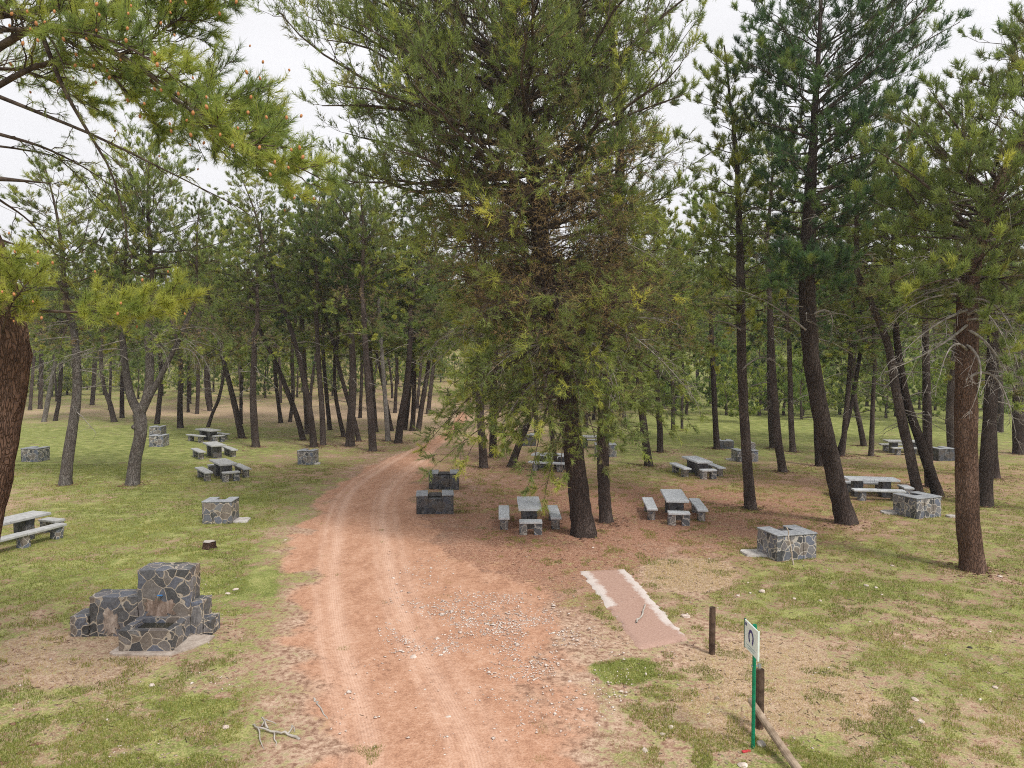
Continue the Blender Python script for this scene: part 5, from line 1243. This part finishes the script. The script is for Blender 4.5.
# far wooded hills: one mass
def forest():
    rg = np.random.default_rng(31); Vs, Fs, Ts, o = [], [], [], 0
    n = 900
    px = rg.uniform(-150, 1180, n); Y = 118+(300-118)*rg.random(n)**.8; X = (px-CX)/FPX*Y; Z = height(X, Y)
    for i in range(n):
        H = rg.uniform(8, 13); k = 420
        t = rg.random(k); R = np.interp(t, [0, .25, .6, 1], [2.2, 3.0, 2.4, .4])*np.sqrt(rg.random(k))*rg.uniform(.8, 1.2); a = rg.uniform(0, 2*PI, k)
        P = np.stack([X[i]+R*np.cos(a), Y[i]+R*np.sin(a), Z[i]+.5+t*H], -1)
        d = nrm(rg.normal(0, 1, (k, 3)))*.75; e = nrm(rg.normal(0, 1, (k, 3)))*.42
        Vs.append(np.stack([P-d*.5, P+e, P+d], 1).reshape(-1, 3)); Ts.append(np.repeat(np.clip(rg.normal(.42, .1)+rg.normal(0, .1, k), .25, .9), 3))
    V = np.concatenate(Vs); F = np.arange(len(V)).reshape(-1, 3)
    ob = mk('forest', V, F, NEEDLE, tint=np.concatenate(Ts)); tag(ob, 'wooded hillside far behind the picnic grove', 'forest', kind='stuff')
forest()

def haze():
    bm = bmesh.new(); box(bm, -700, 700, -150, 720, -3, 64); m = bpy.data.materials.new('haze_air'); m.use_nodes = True; nt = m.node_tree; nt.nodes.clear()
    v = nt.nodes.new('ShaderNodeVolumePrincipled'); v.inputs['Color'].default_value = (.92, .95, 1, 1); v.inputs['Density'].default_value = .0006; v.inputs['Anisotropy'].default_value = .2
    o = nt.nodes.new('ShaderNodeOutputMaterial'); L(nt, v.outputs[0], o.inputs['Volume'])
    tag(from_bm('haze', bm, m), 'thin pale haze hanging between the trees', 'haze', kind='stuff')
haze()
def needle_litter():
    rg = np.random.default_rng(17); Ps, Ss = [], []
    for o in list(COL.objects):
        if o.parent is None and o.name.startswith('pine_tree') and 5 < o.location.y < 52:
            n = 240; a = rg.uniform(0, 2*PI, n); q = .12+np.abs(rg.normal(0, .75, n)); x, y = o.location.x+q*np.cos(a), o.location.y+q*np.sin(a)
            Ps.append(np.stack([x, y, height(x, y)+.05*np.exp(-q/.3)], -1)); Ss.append(np.abs(rg.normal(0, .03, n))+.012)
    V, F = chips(np.concatenate(Ps), np.concatenate(Ss), rg, .3)
    o = mk('needle_litter', V, F, twig_mat('fallen_needles', (.10, .05, .034), (.30, .175, .12))); tag(o, 'rusty fallen needles and bark flakes heaped round the trunks', 'needle litter', kind='stuff')
needle_litter()
# ------------------------------------------------------------------ light and sky: bright overcast
SUN_EL, SUN_AZ = math.radians(52), math.radians(140)   # azimuth from +Y clockwise: behind the camera on the right
w = bpy.data.worlds.new('World'); sc.world = w; w.use_nodes = True
nt = w.node_tree; nt.nodes.clear()
sky = nt.nodes.new('ShaderNodeTexSky'); sky.sky_type = 'NISHITA'; sky.sun_disc = False; sky.sun_elevation = SUN_EL; sky.sun_rotation = SUN_AZ; sky.dust_density = 4; sky.air_density = 1.5
hs_ = N(nt, 'ShaderNodeHueSaturation', Saturation=.10); L(nt, sky.outputs[0], hs_.inputs['Color'])
c = coords(nt, (1, 1, 2.2), 'Generated'); cn = noise(nt, c, 1.6, 6, .6)
cl = ramp(nt, cn, [(.3, (7.6, 7.55, 7.8)), (.7, (9.3, 9.25, 9.5))])
mixed = mixc(nt, .82, hs_.outputs[0], cl)
bg = N(nt, 'ShaderNodeBackground', Strength=.061); L(nt, mixed, bg.inputs[0])
ow = nt.nodes.new('ShaderNodeOutputWorld'); L(nt, bg.outputs[0], ow.inputs[0])
sd = bpy.data.lights.new('sun', 'SUN'); so = bpy.data.objects.new('sun', sd); COL.objects.link(so)
sd.energy = 1.5; sd.angle = math.radians(12); sd.color = (1, .96, .90)
dirv = Vector((math.sin(SUN_AZ)*math.cos(SUN_EL), math.cos(SUN_AZ)*math.cos(SUN_EL), math.sin(SUN_EL)))
so.rotation_euler = dirv.to_track_quat('Z', 'Y').to_euler()

sc.view_settings.view_transform = 'Standard'; sc.view_settings.look = 'None'; sc.view_settings.exposure = 1.04; sc.view_settings.gamma = 1
cy = sc.cycles if hasattr(sc, 'cycles') else None
sc.render.engine = 'CYCLES'
sc.cycles.pixel_filter_type = 'BLACKMAN_HARRIS'; sc.cycles.filter_width = 1.05
sc.cycles.max_bounces = 6; sc.cycles.diffuse_bounces = 4; sc.cycles.glossy_bounces = 2; sc.cycles.transmission_bounces = 4; sc.cycles.transparent_max_bounces = 4
sc.cycles.sample_clamp_indirect = 2.5; sc.cycles.use_adaptive_sampling = True; sc.cycles.adaptive_threshold = .01
sc.cycles.use_denoising = False
